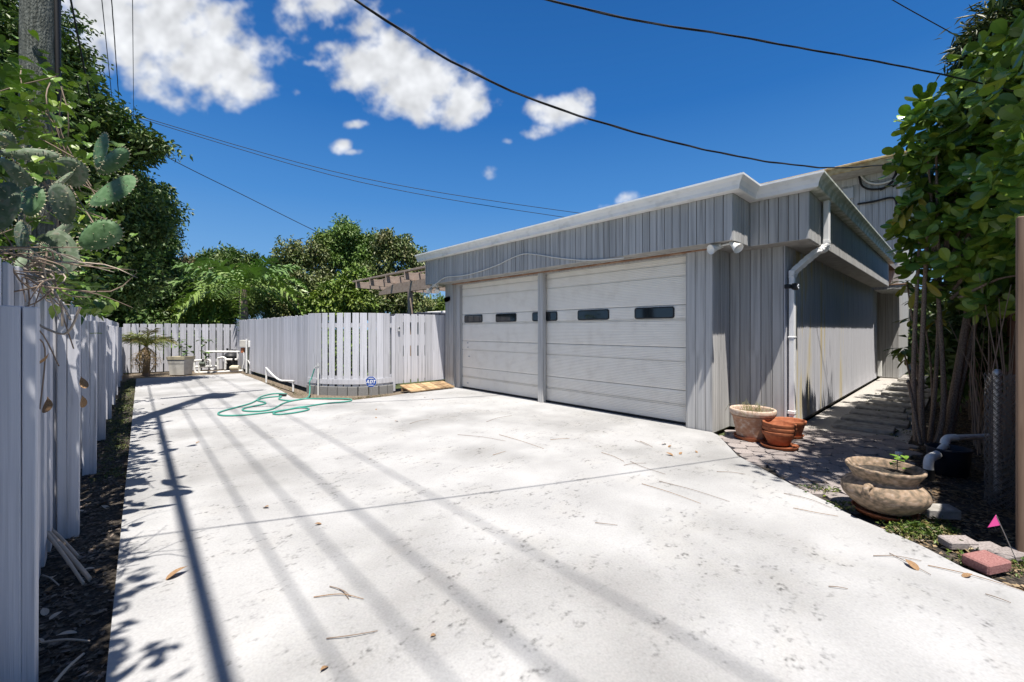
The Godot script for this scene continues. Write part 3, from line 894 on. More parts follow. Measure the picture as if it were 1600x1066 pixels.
# ---------- fences
func build_fences() -> void:
	# left hand fence: boards on rails with deep posts standing proud of them
	var f := thing("wooden_fence", "grey board fence with deep projecting posts along the soil strip", "fence")
	for k in range(-1, 10):
		var z := -0.18 - 1.597 * k
		var x := fence_x(z)
		var hgt := 1.41 + rng.randf_range(-0.02, 0.02)
		var cut: float = [0.036, 0.058, 0.045, 0.065][absi(k) % 4]
		var fm: Material = M["fence%d" % (rng.randi() % 4)]
		put("post", board(cut - 0.0015, hgt + 0.06, 0.088, 0.003), fm, f, Transform3D(Basis.from_euler(Vector3(0, 0, rng.randf_range(-0.004, 0.002))), Vector3(x - cut * 0.5, hgt * 0.5 - 0.06, z)))
		put("post", board(0.10 - cut - 0.0015, hgt + 0.06, 0.088, 0.003), fm, f, Transform3D(Basis.from_euler(Vector3(0, 0, rng.randf_range(-0.002, 0.003))), Vector3(x - cut - (0.10 - cut) * 0.5, hgt * 0.5 - 0.058, z)))
	var z := 2.6
	var side := 0
	while z > -15.2:
		var wd := rng.randf_range(0.135, 0.142)
		var hgt := 1.52 + rng.randf_range(-0.015, 0.015) + (0.07 if z > -1.2 else 0.0)
		var off := 0.118 if side == 0 else 0.178
		put("board", board(0.018, snappedf(hgt, 0.01), 0.138, 0.003), M["fence%d" % (rng.randi() % 4)], f, Transform3D(Basis.from_euler(Vector3(rng.randf_range(-0.004, 0.004), 0.02, 0)), Vector3(fence_x(z) - off, hgt * 0.5 - 0.02, z)))
		z -= wd * 0.80
		side = 1 - side
	for y in [0.3, 1.2]:
		pipe_box(f, "rail", M.fence1, Vector3(fence_x(2.6) - 0.148, y, 2.6), Vector3(fence_x(-15.2) - 0.148, y, -15.2), Vector2(0.038, 0.088))
	# back fence
	f = thing("wooden_fence", "grey board fence behind the pool pump, dark slots between its boards", "fence")
	var a := Vector3(-5.45, 0, -15.15)
	var c := Vector3(-2.62, 0, -14.55)
	run_boards(f, a, c, 1.50, 0.19, 0.030, 0.0)
	pipe_box(f, "rail", M.fence1, a + Vector3(0, 1.34, -0.04), c + Vector3(0, 1.34, -0.04), Vector2(0.038, 0.09))
	pipe_box(f, "rail", M.fence1, a + Vector3(0, 0.3, -0.04), c + Vector3(0, 0.3, -0.04), Vector2(0.038, 0.09))
	# right hand fence: straight run, then a curve in front of the gate
	f = thing("wooden_fence", "grey board fence curving from the pool pump round to the gate", "fence")
	run_boards(f, Vector3(-2.63, 0, -14.5), Vector3(-2.60, 0, -7.3), 1.62, 0.145, 0.004, 0.07)
	pipe_box(f, "rail", M.fence1, Vector3(-2.585, 1.3, -14.5), Vector3(-2.555, 1.3, -7.3), Vector2(0.038, 0.09))
	var arc := []
	for p in [Vector3(-2.60, 0, -7.28), Vector3(-2.50, 0, -6.88), Vector3(-2.27, 0, -6.50), Vector3(-1.98, 0, -6.21), Vector3(-1.62, 0, -6.06), Vector3(-1.30, 0, -6.08)]:
		arc.append(p)
	var path := smooth_path(arc, 24)
	var along := 0.0
	var next := 0.06
	var count := 0
	for k in path.size() - 1:
		var s: Vector3 = path[k]; var e: Vector3 = path[k + 1]
		along += s.distance_to(e)
		if along >= next:
			var dr := (e - s).normalized()
			var bs := Basis(dr, Vector3.UP, dr.cross(Vector3.UP))
			put("board", board(0.152 if count < 2 or count == 9 or count == 11 else (0.128 if count in [3, 4, 5, 7] else 0.14), 1.50, 0.02, 0.003), M["fence%d" % (rng.randi() % 4)], f, Transform3D(bs, e + Vector3(0, 0.90, 0)))
			next += 0.158 + (0.014 if count in [3, 4, 5] else 0.0)
			count += 1
	for y in [[0.25, 0.10, M.fence0, -0.018], [1.40, 0.09, M.fence1, 0.032], [0.32, 0.09, M.fence1, 0.032]]:
		var rb := MB.new()
		for k in range(0, path.size() - 1):
			var s: Vector3 = path[k]; var e: Vector3 = path[k + 1]
			var dr := (e - s).normalized()
			var nn := Vector3.UP.cross(dr)
			rb.xbox(Transform3D(Basis(dr, Vector3.UP, dr.cross(Vector3.UP)), (s + e) * 0.5 + nn * float(y[3]) + Vector3.UP * float(y[0])), Vector3(s.distance_to(e) + 0.004, y[1], 0.02), 0.0)
		put("rail", rb.done(), y[2], f)
	# low block kerb under the curved part
	var kb := thing("block_kerb", "low grey block kerb under the curved board fence", "kerb")
	for k in range(0, path.size() - 12, 12):
		var s: Vector3 = path[k]; var e: Vector3 = path[mini(k + 12, path.size() - 1)]
		var dr := (e - s).normalized()
		put("block", board(snappedf(s.distance_to(e) - 0.008, 0.01), 0.2, 0.1, 0.006), M.cinder, kb, Transform3D(Basis(dr, Vector3.UP, dr.cross(Vector3.UP)), (s + e) * 0.5 + Vector3(0, 0.05, 0)))
	# gate
	var g := thing("garden_gate", "grey board gate with square cut slots next to the garage pillar", "gate", Vector3(-1.22, 0, -6.10))
	var n := 7
	var wd2 := 1.28 / n
	for k in n:
		var bw := wd2 - (0.036 if k in [1, 2, 3] else 0.006)
		put("board", board(snappedf(bw, 0.001), 1.50, 0.02, 0.003), M["fence%d" % (rng.randi() % 4)], g, Transform3D(Basis(), Vector3(wd2 * (k + 0.5), 0.90, 0)))
	for y in [[0.22, 0.72], [0.96, 1.2], [1.47, 1.62]]:
		bx("rail", g, M.fence1, Vector3(0.0, y[0], -0.05), Vector3(1.28, y[1], -0.012), 0.003)
	bx("post", g, M.fence0, Vector3(-0.085, 0.0, -0.06), Vector3(-0.005, 1.6, 0.02), 0.004)
	var lock := put("latch_box", board(0.05, 0.09, 0.035, 0.006), M.grey_metal, g, Transform3D(Basis(), Vector3(0.07, 1.32, 0.03)))
	put("latch_button", board(0.035, 0.03, 0.012, 0.004), M.black, lock, Transform3D(Basis(), Vector3(0, 0.028, 0.018)))
	# weathered wooden ramp in front of the gate
	var rp := thing("wooden_ramp", "small weathered plank ramp on the ground before the gate", "ramp", Vector3(-1.16, 0, -5.98))
	for k in 9:
		put("plank", board(0.115, 0.03, 0.46, 0.004), M["plank%d" % (rng.randi() % 3)], rp, Transform3D(Basis.from_euler(Vector3(0.19, rng.randf_range(-0.03, 0.03), 0)), Vector3(0.06 + 0.122 * k, 0.075, 0.20)))
	bx("beam", rp, M.plank1, Vector3(0.0, 0.0, 0.02), Vector3(1.1, 0.07, 0.08), 0.004)
	# tall brown fence on the right hand boundary
	f = thing("wooden_fence", "dark brown board fence behind the round leaved shrub", "fence")
	for k in 84:
		put("board", board(0.135, 1.85, 0.02, 0.003), M.redwood, f, Transform3D(Basis(), Vector3(-1.72 + 0.139 * k, 0.92, 2.62 + rng.randf_range(-0.004, 0.004))))
	var wp := put("wooden_post", board(0.10, 1.98, 0.10, 0.005), M.brown_wood, null, Transform3D(Basis(), Vector3(-1.735, 0.96, 2.44)))
	tag(wp, "weathered brown square post beside the chain link roll", "post")

func pipe_box(parent: Node3D, called: String, m: Material, a: Vector3, c: Vector3, size: Vector2) -> void:
	var dr := (c - a).normalized()
	var b := MB.new()
	b.xbox(Transform3D(Basis(dr, Vector3.UP, dr.cross(Vector3.UP)), (a + c) * 0.5), Vector3(a.distance_to(c), size.y, size.x), 0.003)
	put(called, b.done(), m, parent)

func run_boards(f: Node3D, a: Vector3, c: Vector3, hgt: float, pitch: float, gap: float, lift: float) -> void:
	var dr := (c - a).normalized()
	var len := a.distance_to(c)
	var m := int(round(len / pitch))
	var wd := len / m
	var bs := Basis(dr, Vector3.UP, dr.cross(Vector3.UP))
	for k in m:
		var hh: float = hgt + [0.0, 0.01, -0.01][rng.randi() % 3]
		put("board", board(snappedf(wd - gap, 0.001), hh - lift, 0.02, 0.003), M["fence%d" % (rng.randi() % 4)], f, Transform3D(bs.rotated(dr, rng.randf_range(-0.004, 0.004)), a + dr * (wd * (k + 0.5)) + Vector3.UP * (lift + (hh - lift) * 0.5)))

func build_pergola() -> void:
	var p := thing("pergola", "brown timber pergola with overhanging rafter ends beside the garage", "pergola")
	var zs := [-7.35, -8.47, -9.6, -10.7, -11.75]
	for z in zs:
		bx("rafter", p, M.pergola, Vector3(0.3, 2.72, z - 0.04), Vector3(3.4, 2.93, z), 0.004)
	bx("lath", p, M.pergola, Vector3(0.31, 2.932, -12.1), Vector3(0.42, 2.985, -6.5), 0.004)
	for x in [0.75, 1.1, 1.45, 1.8, 2.15, 2.5, 2.85, 3.2]:
		bx("lath", p, M.pergola, Vector3(x, 2.932, -12.1), Vector3(x + 0.04, 2.97, -6.5), 0.003)
	var b := MB.new()
	var poly := [Vector2(-6.45, 2.70), Vector2(-9.6, 2.70), Vector2(-10.55, 2.52), Vector2(-10.6, 2.42), Vector2(-6.45, 2.42)]
	for k in poly.size():
		var s: Vector2 = poly[k]; var e: Vector2 = poly[(k + 1) % poly.size()]
		b.quad(Vector3(0.55, s.y, s.x), Vector3(0.65, s.y, s.x), Vector3(0.65, e.y, e.x), Vector3(0.55, e.y, e.x))
	for x in [0.55, 0.65]:
		for k in range(1, poly.size() - 1):
			b.tri(Vector3(x, poly[0].y, poly[0].x), Vector3(x, poly[k].y, poly[k].x), Vector3(x, poly[k + 1].y, poly[k + 1].x))
	put("beam", b.done(), M.pergola, p)
	bx("post", p, M.pergola, Vector3(0.55, 0, -8.75), Vector3(0.65, 2.419, -8.62), 0.004)

# ---------- plants
func spin(tilt: float) -> Basis:       # random turn about y, then a tilt up to the given angle
	var b := Basis(Vector3.UP, rng.randf() * TAU)
	return Basis(Vector3(cos(rng.randf() * TAU), 0, sin(rng.randf() * TAU)).normalized(), rng.randf_range(0.0, tilt)) * b

func add_leaf(b: MB, base: Vector3, dir: Vector3, up: Vector3, length: float, width: float, fold := 0.15) -> void:
	var side := dir.cross(up).normalized() * width * 0.5
	var nn := side.cross(dir).normalized()
	var mid := base + dir * length * 0.45
	var tip := base + dir * length - nn * length * 0.12
	var l := mid + side + nn * width * fold
	var r := mid - side + nn * width * fold
	b.tri(base, l, tip)
	b.tri(base, tip, r)

func cluster(seed_value: int, leaves: int, radius: float, length: float, width: float) -> ArrayMesh:
	var g := RandomNumberGenerator.new()
	g.seed = seed_value
	var b := MB.new()
	for k in leaves:
		var d := Vector3(g.randfn(), g.randfn() * 0.7, g.randfn()).normalized()
		var p := d * radius * sqrt(g.randf())
		var dir := (d + Vector3(g.randfn(), g.randfn() - 0.5, g.randfn()) * 0.7).normalized()
		var up := (Vector3.UP + Vector3(g.randfn(), g.randfn(), g.randfn()) * 0.55).normalized()
		var t := g.randf_range(0.8, 1.2)
		b.col = Color(t, t, t * g.randf_range(0.85, 1.1))
		add_leaf(b, p, dir, up, length * g.randf_range(0.7, 1.25), width * g.randf_range(0.8, 1.2))
	return b.done()

func paddle(length: float, width: float, cup: float) -> ArrayMesh:       # round ended leaf with a midrib fold
	var b := MB.new()
	var prof := [[0.0, 0.03], [0.12, 0.10], [0.3, 0.33], [0.52, 0.48], [0.72, 0.5], [0.88, 0.40], [0.97, 0.22], [1.0, 0.02]]
	for k in prof.size() - 1:
		for s in [-1.0, 1.0]:
			var y0: float = prof[k][0]; var y1: float = prof[k + 1][0]
			var w0: float = prof[k][1] * width; var w1: float = prof[k + 1][1] * width
			var z0 := -cup * y0 * y0 * length; var z1 := -cup * y1 * y1 * length
			var a := Vector3(0, z0, y0 * length); var c := Vector3(0, z1, y1 * length)
			var e := Vector3(s * w1, z1 + w1 * 0.22, y1 * length); var f := Vector3(s * w0, z0 + w0 * 0.22, y0 * length)
			if s > 0: b.quad(a, c, e, f)
			else: b.quad(a, f, e, c)
	return b.done()

func heart(size: float) -> ArrayMesh:
	var b := MB.new()
	var o := [Vector2(0.0, 0.0), Vector2(0.28, -0.12), Vector2(0.48, 0.05), Vector2(0.5, 0.3), Vector2(0.34, 0.62), Vector2(0.14, 0.9), Vector2(0, 1.08)]
	for k in o.size() - 1:
		for s in [-1.0, 1.0]:
			var p: Vector2 = o[k]; var q: Vector2 = o[k + 1]
			var m := Vector3(0, 0, 0.35) * size
			var a := Vector3(p.x * s, p.x * 0.22, p.y) * size
			var c := Vector3(q.x * s, q.x * 0.22 - q.y * 0.1, q.y) * size
			if s > 0: b.tri(m, c, a)
			else: b.tri(m, a, c)
	return b.done()

func pick(pal: Array) -> Color:
	var c: Color = pal[rng.randi() % pal.size()]
	var t := rng.randf_range(0.75, 1.3)
	return Color(c.r * t * rng.randf_range(0.9, 1.12), c.g * t, c.b * t * rng.randf_range(0.85, 1.1))

func crown(parent: Node3D, mesh: Mesh, blobs: Array, count: int, pal: Array, shell := 0.55, tilt := 1.0, m: Material = null, back := false) -> void:
	var total := 0.0
	for b in blobs: total += float(b[1]) * float(b[1])
	var xf := []
	var cl := []
	for b in blobs:
		var r: float = b[1]
		var n := int(count * r * r / total)
		var tufts := []
		for k in 16:
			var d := Vector3(rng.randfn(), rng.randfn(), rng.randfn()).normalized()
			var rr := r * rng.randf_range(shell, 0.85)
			tufts.append([(b[0] as Vector3) + Vector3(d.x * rr, d.y * rr * 0.85, d.z * rr), r * rng.randf_range(0.12, 0.25), pick(pal)])
		for k in n:
			var tf: Array = tufts[rng.randi() % 16]
			var p: Vector3 = (tf[0] as Vector3) + Vector3(rng.randfn(), rng.randfn() * 0.7, rng.randfn()) * float(tf[1])
			if p.y < 0.05: continue
			if back and p.y < 2.4 and p.x > fence_x(p.z) - 0.3: continue       # low down nothing of it has grown through the fence
			var s := rng.randf_range(0.75, 1.3)
			xf.append(Transform3D(spin(tilt).scaled(Vector3(s, s, s)), p))
			cl.append((tf[2] as Color).lerp(pick(pal), 0.6))
	copies("crown", parent, mesh, m if m else M.leaf, xf, cl)

func limbs(parent: Node3D, base: Vector3, fork: float, blobs: Array, r: float, m: Material, lean := Vector3.ZERO) -> void:
	var b := MB.new()
	var top := base + Vector3(0, fork, 0) + lean
	b.tube(smooth_path([base - Vector3(0, 0.15, 0), base + Vector3(0.04, fork * 0.4, -0.03) + lean * 0.3, top], 4), _taper(r * 1.25, r * 0.8, 9), 9)
	for e in blobs:
		var c: Vector3 = e[0]
		var mid := top.lerp(c, 0.5) + Vector3(rng.randf_range(-0.15, 0.15), float(e[1]) * 0.15, rng.randf_range(-0.15, 0.15))
		b.tube(smooth_path([top, mid, c], 4), _taper(r * 0.55, r * 0.12, 9), 6)
		for k in 3:
			var d := Vector3(rng.randfn(), absf(rng.randfn()) * 0.7, rng.randfn()).normalized() * float(e[1]) * 0.85
			b.tube([mid.lerp(c, rng.randf_range(0.2, 0.9)), c + d * 0.5, c + d], [r * 0.2, r * 0.12, r * 0.05], 5)
	put("trunk", b.done(), m, parent)
func _taper(a: float, c: float, n: int) -> Array:
	var o := []
	for k in n: o.append(lerpf(a, c, float(k) / (n - 1)))
	return o

func pix_blobs(list: Array) -> Array:
	var o := []
	for e in list: o.append([at(e[0], e[1], e[2]), e[3]])
	return o

func tree(called: String, label: String, category: String, list: Array, foot: Vector3, fork: float, r: float, mesh: Mesh, count: int, pal: Array, group := "", bark: Material = null, shell := 0.5, tilt := 1.0) -> Node3D:
	var t := thing(called, label, category, Vector3.ZERO, group)
	var bl := pix_blobs(list)
	limbs(t, foot, fork, bl, r, bark if bark else M.bark_dark)
	crown(t, mesh, bl, count, pal, shell, tilt)
	return t

func frond(seed_value: int, length: float, droop: float, leaflet: float, width := 0.022) -> ArrayMesh:
	var g := RandomNumberGenerator.new()
	g.seed = seed_value
	var b := MB.new()
	var pts := []
	for k in 13:
		var t := k / 12.0
		pts.append(Vector3(0, length * (0.42 * t - droop * t * t), length * t * (1.0 - 0.25 * t)))
	b.col = Color(0.9, 0.95, 0.6)
	b.tube(pts, _taper(0.018, 0.004, 13), 5)
	for k in 28:
		var t := 0.12 + 0.87 * k / 27.0
		var i0 := int(t * 12.0)
		var p: Vector3 = (pts[mini(i0, 12)] as Vector3).lerp(pts[mini(i0 + 1, 12)], t * 12.0 - i0)
		var ln := leaflet * sin(PI * clampf(t * 0.92 + 0.08, 0, 1)) + leaflet * 0.2
		for s in [-1.0, 1.0]:
			var dir := Vector3(s, g.randf_range(-0.7, 0.75), 0.45 + 0.5 * g.randf()).normalized()
			var tone := g.randf_range(0.8, 1.2)
			b.col = Color(tone, tone, tone)
			var mid := p + dir * ln * 0.55
			var tip := mid + (dir + Vector3(0, -0.9, 0)).normalized() * ln * 0.45
			var w := Vector3(0, 0.3, 1).normalized() * width * 0.5
			b.tri(p - w, p + w, mid + w)
			b.tri(p - w, mid + w, mid - w)
			b.tri(mid - w, mid + w, tip)
	return b.done()

func build_vegetation() -> void:
	var cl_small := cluster(3, 16, 0.20, 0.115, 0.05)
	var cl_mid := cluster(5, 16, 0.26, 0.15, 0.07)
	var cl_far := cluster(7, 18, 0.38, 0.20, 0.09)
	var cl_thin := cluster(9, 18, 0.34, 0.16, 0.035)
	var dark := [Color(0.050, 0.095, 0.022), Color(0.068, 0.122, 0.027), Color(0.085, 0.145, 0.033), Color(0.12, 0.165, 0.042)]
	var mid := [Color(0.09, 0.165, 0.035), Color(0.12, 0.205, 0.042), Color(0.155, 0.235, 0.05)]
	var olive := [Color(0.14, 0.18, 0.06), Color(0.18, 0.20, 0.075), Color(0.22, 0.215, 0.10), Color(0.12, 0.175, 0.05)]
	var lime := [Color(0.135, 0.21, 0.03), Color(0.18, 0.245, 0.035), Color(0.10, 0.17, 0.03)]
	var blue := [Color(0.075, 0.12, 0.07), Color(0.10, 0.15, 0.09), Color(0.09, 0.13, 0.06)]
	var brown := [Color(0.14, 0.12, 0.06), Color(0.10, 0.115, 0.04), Color(0.18, 0.14, 0.08)]
	# tall dark tree over the left hand fence
	var foot := at(95, 640, 9.6); foot.y = 0.0
	tree("shade_tree", "tall dark leaved tree leaning over the fence behind the utility pole", "tree",
		[[25, 60, 8.6, 1.1], [20, 170, 8.2, 1.2], [105, 165, 9, 0.85], [150, 195, 9.2, 0.72], [192, 208, 9.4, 0.6], [225, 225, 9.4, 0.42], [100, 270, 9, 1.1], [165, 290, 9.4, 0.95], [190, 350, 9.8, 0.8], [120, 380, 9, 1.1], [175, 430, 9.6, 0.85], [60, 400, 8.6, 1.1]], foot, 2.2, 0.16, cl_small, 5200, dark)
	foot = at(215, 600, 16.6); foot.y = 0.0
	tree("shade_tree", "dense dark tree rising behind the corner of the back fence", "tree",
		[[190, 330, 15.6, 1.5], [232, 320, 15.6, 0.9], [240, 385, 15.8, 1.15], [215, 440, 16, 1.5], [262, 440, 16.2, 0.95], [255, 490, 15.8, 1.0], [180, 470, 15.6, 1.3]], foot, 1.8, 0.16, cl_mid, 4600, dark)
	foot = at(285, 520, 18.2); foot.y = 0.0
	tree("shrub_tree", "brownish green shrubby tree between dark tree and palm", "tree", [[275, 430, 18, 0.8], [300, 450, 18, 0.9], [285, 480, 17.6, 1.0], [262, 470, 17.4, 0.8]], foot, 1.0, 0.06, cl_mid, 1500, brown)
	foot = at(345, 520, 25); foot.y = 0.0
	tree("broad_tree", "dark round topped tree standing behind the palm", "tree", [[318, 418, 25, 1.0], [345, 412, 25, 1.2], [375, 416, 25, 1.15], [330, 450, 25, 1.6], [375, 455, 25, 1.8], [395, 440, 25, 0.8]], foot, 2.5, 0.16, cl_far, 2400, dark)
	foot = at(425, 520, 27); foot.y = 0.0
	tree("feathery_tree", "thin feathery blue green tree in the gap right of the palm", "tree", [[415, 440, 27, 1.3], [440, 430, 27, 1.2], [455, 455, 27, 1.4], [420, 475, 27, 1.6], [450, 485, 27, 1.5]], foot, 2.0, 0.12, cl_thin, 1900, blue)
	foot = at(320, 520, 16.2); foot.y = 0.0
	tree("hedge_bush", "bright yellow green leafy bush above the back fence under the palm", "bush", [[300, 488, 16, 0.55], [325, 480, 16.2, 0.6], [345, 488, 16.2, 0.55], [312, 500, 15.8, 0.6], [338, 503, 15.8, 0.55], [280, 497, 16, 0.5]], foot, 0.5, 0.04, cl_mid, 1300, lime, "", null, 0.5, 0.8)
	foot = at(480, 520, 19); foot.y = 0.0
	tree("olive_tree", "sparse olive brown tree behind the middle of the curving fence", "tree", [[462, 405, 19, 0.9], [490, 400, 19, 0.7], [455, 445, 19, 1.0], [490, 450, 19, 1.2], [470, 480, 18.8, 1.3], [515, 470, 19, 1.1]], foot, 1.4, 0.1, cl_mid, 1500, olive, "", null, 0.35)
	foot = at(548, 520, 20.5); foot.y = 0.0
	tree("green_tree", "fresh green tree, the highest crown behind the curving fence", "tree", [[520, 385, 20.5, 0.95], [550, 372, 20.5, 0.9], [575, 385, 20.5, 0.8], [535, 410, 20.5, 1.1], [570, 415, 20.5, 1.0]], foot, 2.4, 0.12, cl_mid, 1700, mid + [Color(0.11, 0.175, 0.035)], "", null, 0.4)
	foot = at(620, 520, 19.2); foot.y = 0.0
	tree("olive_tree", "grey green twiggy tree beside the pergola rafters", "tree", [[605, 385, 19.2, 0.75], [630, 390, 19.2, 0.75], [648, 405, 19.2, 0.6], [600, 430, 19.2, 1.0], [635, 440, 19.2, 1.0], [600, 475, 19, 1.2], [640, 480, 19, 1.0], [575, 470, 18.8, 0.9]], foot, 1.8, 0.1, cl_mid, 1900, olive + [Color(0.07, 0.115, 0.03)], "", null, 0.35)
	foot = at(525, 520, 16.5); foot.y = 0.0
	tree("lime_bush", "vivid lime green bush right behind the curving fence", "bush", [[530, 452, 16.5, 0.55], [550, 440, 16.6, 0.5], [505, 478, 16.5, 0.6], [540, 480, 16.4, 0.75], [560, 470, 16.5, 0.55]], foot, 0.8, 0.05, cl_mid, 1500, lime, "", null, 0.45)
	foot = at(672, 520, 34); foot.y = 0.0
	tree("hedge_bush", "distant sunny yellow green hedge seen between pergola post and garage", "hedge", [[640, 492, 34, 1.2], [665, 488, 34, 1.2], [690, 486, 34, 1.3], [720, 485, 34, 1.4]], foot, 0.5, 0.05, cl_far, 1000, lime)
	# dark growth low behind fences so that no bare ground shows through the slots
	var hd := thing("hedge", "dark low hedge growing behind the back and curving fences", "hedge")
	var hb := []
	for k in 9: hb.append([Vector3(-6.4 + k * 0.62, 0.55, -16.2 - (k % 2) * 0.4), 0.75])
	for k in 10: hb.append([Vector3(-1.5 + (k % 2) * 0.3, 0.55, -14.6 + k * 0.75), 0.7])
	crown(hd, cl_mid, hb, 3000, dark + mid, 0.5)
	var lh := thing("overhanging_bush", "tall leafy bush leaning over the near end of the left fence", "bush")
	hb = []
	for k in 9: hb.append([Vector3(-6.34 - 0.08 * (k % 3), 3.0 + 0.25 * (k % 2), 2.6 - k * 0.40), 0.40 + 0.05 * (k % 3)])
	for k in 6: hb.append([Vector3(-6.55, 1.9 + 0.3 * (k % 2), 2.2 - k * 0.6), 0.4])
	crown(lh, cluster(41, 14, 0.17, 0.10, 0.05), hb, 1150, dark + mid, 0.2, 1.0, null, true)
	limbs(lh, Vector3(-6.75, 0, 0.9), 1.6, hb.slice(0, 9), 0.05, M.bark)
	var eh := thing("hedge", "dark hedge closing the far end of the side path", "hedge")
	hb = []
	for k in 9: hb.append([Vector3(3.6 + k * 1.0, 0.9 + 0.5 * (k % 2), 2.35), 0.75])
	for k in 8: hb.append([Vector3(3.2 + k * 1.1, 2.4, 2.9), 0.8])
	for k in 4: hb.append([Vector3(13.6, 0.8 + 0.9 * (k % 2), 1.4 + 0.9 * (k / 2)), 1.0])
	crown(eh, cl_mid, hb, 3200, dark, 0.4)
	# palm
	var pf := at(379, 520, 15.8); pf.y = 0.0
	var palm := thing("palm_tree", "feather palm with arching fronds above the back fence", "palm", pf)
	var ptop := at(377, 452, 15.8).y
	pipe("trunk", palm, M.bark, [Vector3(0, -0.1, 0), Vector3(0.05, ptop * 0.5, 0), Vector3(0, ptop, 0)], [0.2, 0.16, 0.13], 10)
	var fr := [frond(1, 3.0, 0.62, 0.55, 0.075), frond(2, 3.2, 0.85, 0.55, 0.075), frond(3, 2.8, 0.35, 0.5, 0.075)]
	for k in 20:
		var o := put("frond", fr[k % 3], M["leaf"], palm, Transform3D(Basis(Vector3.UP, k * 2.4) * Basis(Vector3.RIGHT, rng.randf_range(-0.5, 0.35)), Vector3(0, ptop, 0)))
		o.material_override = tinted_leaf([Color(0.17, 0.27, 0.08), Color(0.22, 0.31, 0.09), Color(0.15, 0.25, 0.08)][k % 3])
	# small potted-size palm in the corner bed
	var sp := gp(229, 588)
	var small := thing("small_palm", "small yellowing palm in the corner by the back fence", "palm", Vector3(sp.x, -0.03, sp.z - 0.4))
	pipe("trunk", small, M.bark, [Vector3(0, 0, 0), Vector3(0.02, 0.5, 0), Vector3(0, 0.85, 0.02)], [0.09, 0.07, 0.05], 8)
	var fs := [frond(11, 0.95, 0.62, 0.30, 0.014), frond(12, 0.85, 0.85, 0.30, 0.014)]
	for k in 13:
		var o := put("frond", fs[k % 2], null, small, Transform3D(Basis(Vector3.UP, k * 2.39) * Basis(Vector3.RIGHT, rng.randf_range(-0.9, -0.1)), Vector3(0, 0.86, 0)))
		o.material_override = tinted_leaf([Color(0.16, 0.18, 0.05), Color(0.11, 0.15, 0.045), Color(0.27, 0.22, 0.08)][k % 3])
	for k in 5:
		var o := put("dead_frond", fs[1], null, small, Transform3D(Basis(Vector3.UP, k * 1.3 + 0.4) * Basis(Vector3.RIGHT, 0.95), Vector3(0, 0.84, 0)))
		o.material_override = tinted_leaf(Color(0.3, 0.2, 0.09))
	build_clusia()
	build_cactus()
	build_small_plants()

var tints := {}
func tinted_leaf(c: Color) -> StandardMaterial3D:
	if not tints.has(c):
		var m := leaf_mat(0.3, 0.45)
		m.albedo_color = c.linear_to_srgb()
		tints[c] = m
	return tints[c]

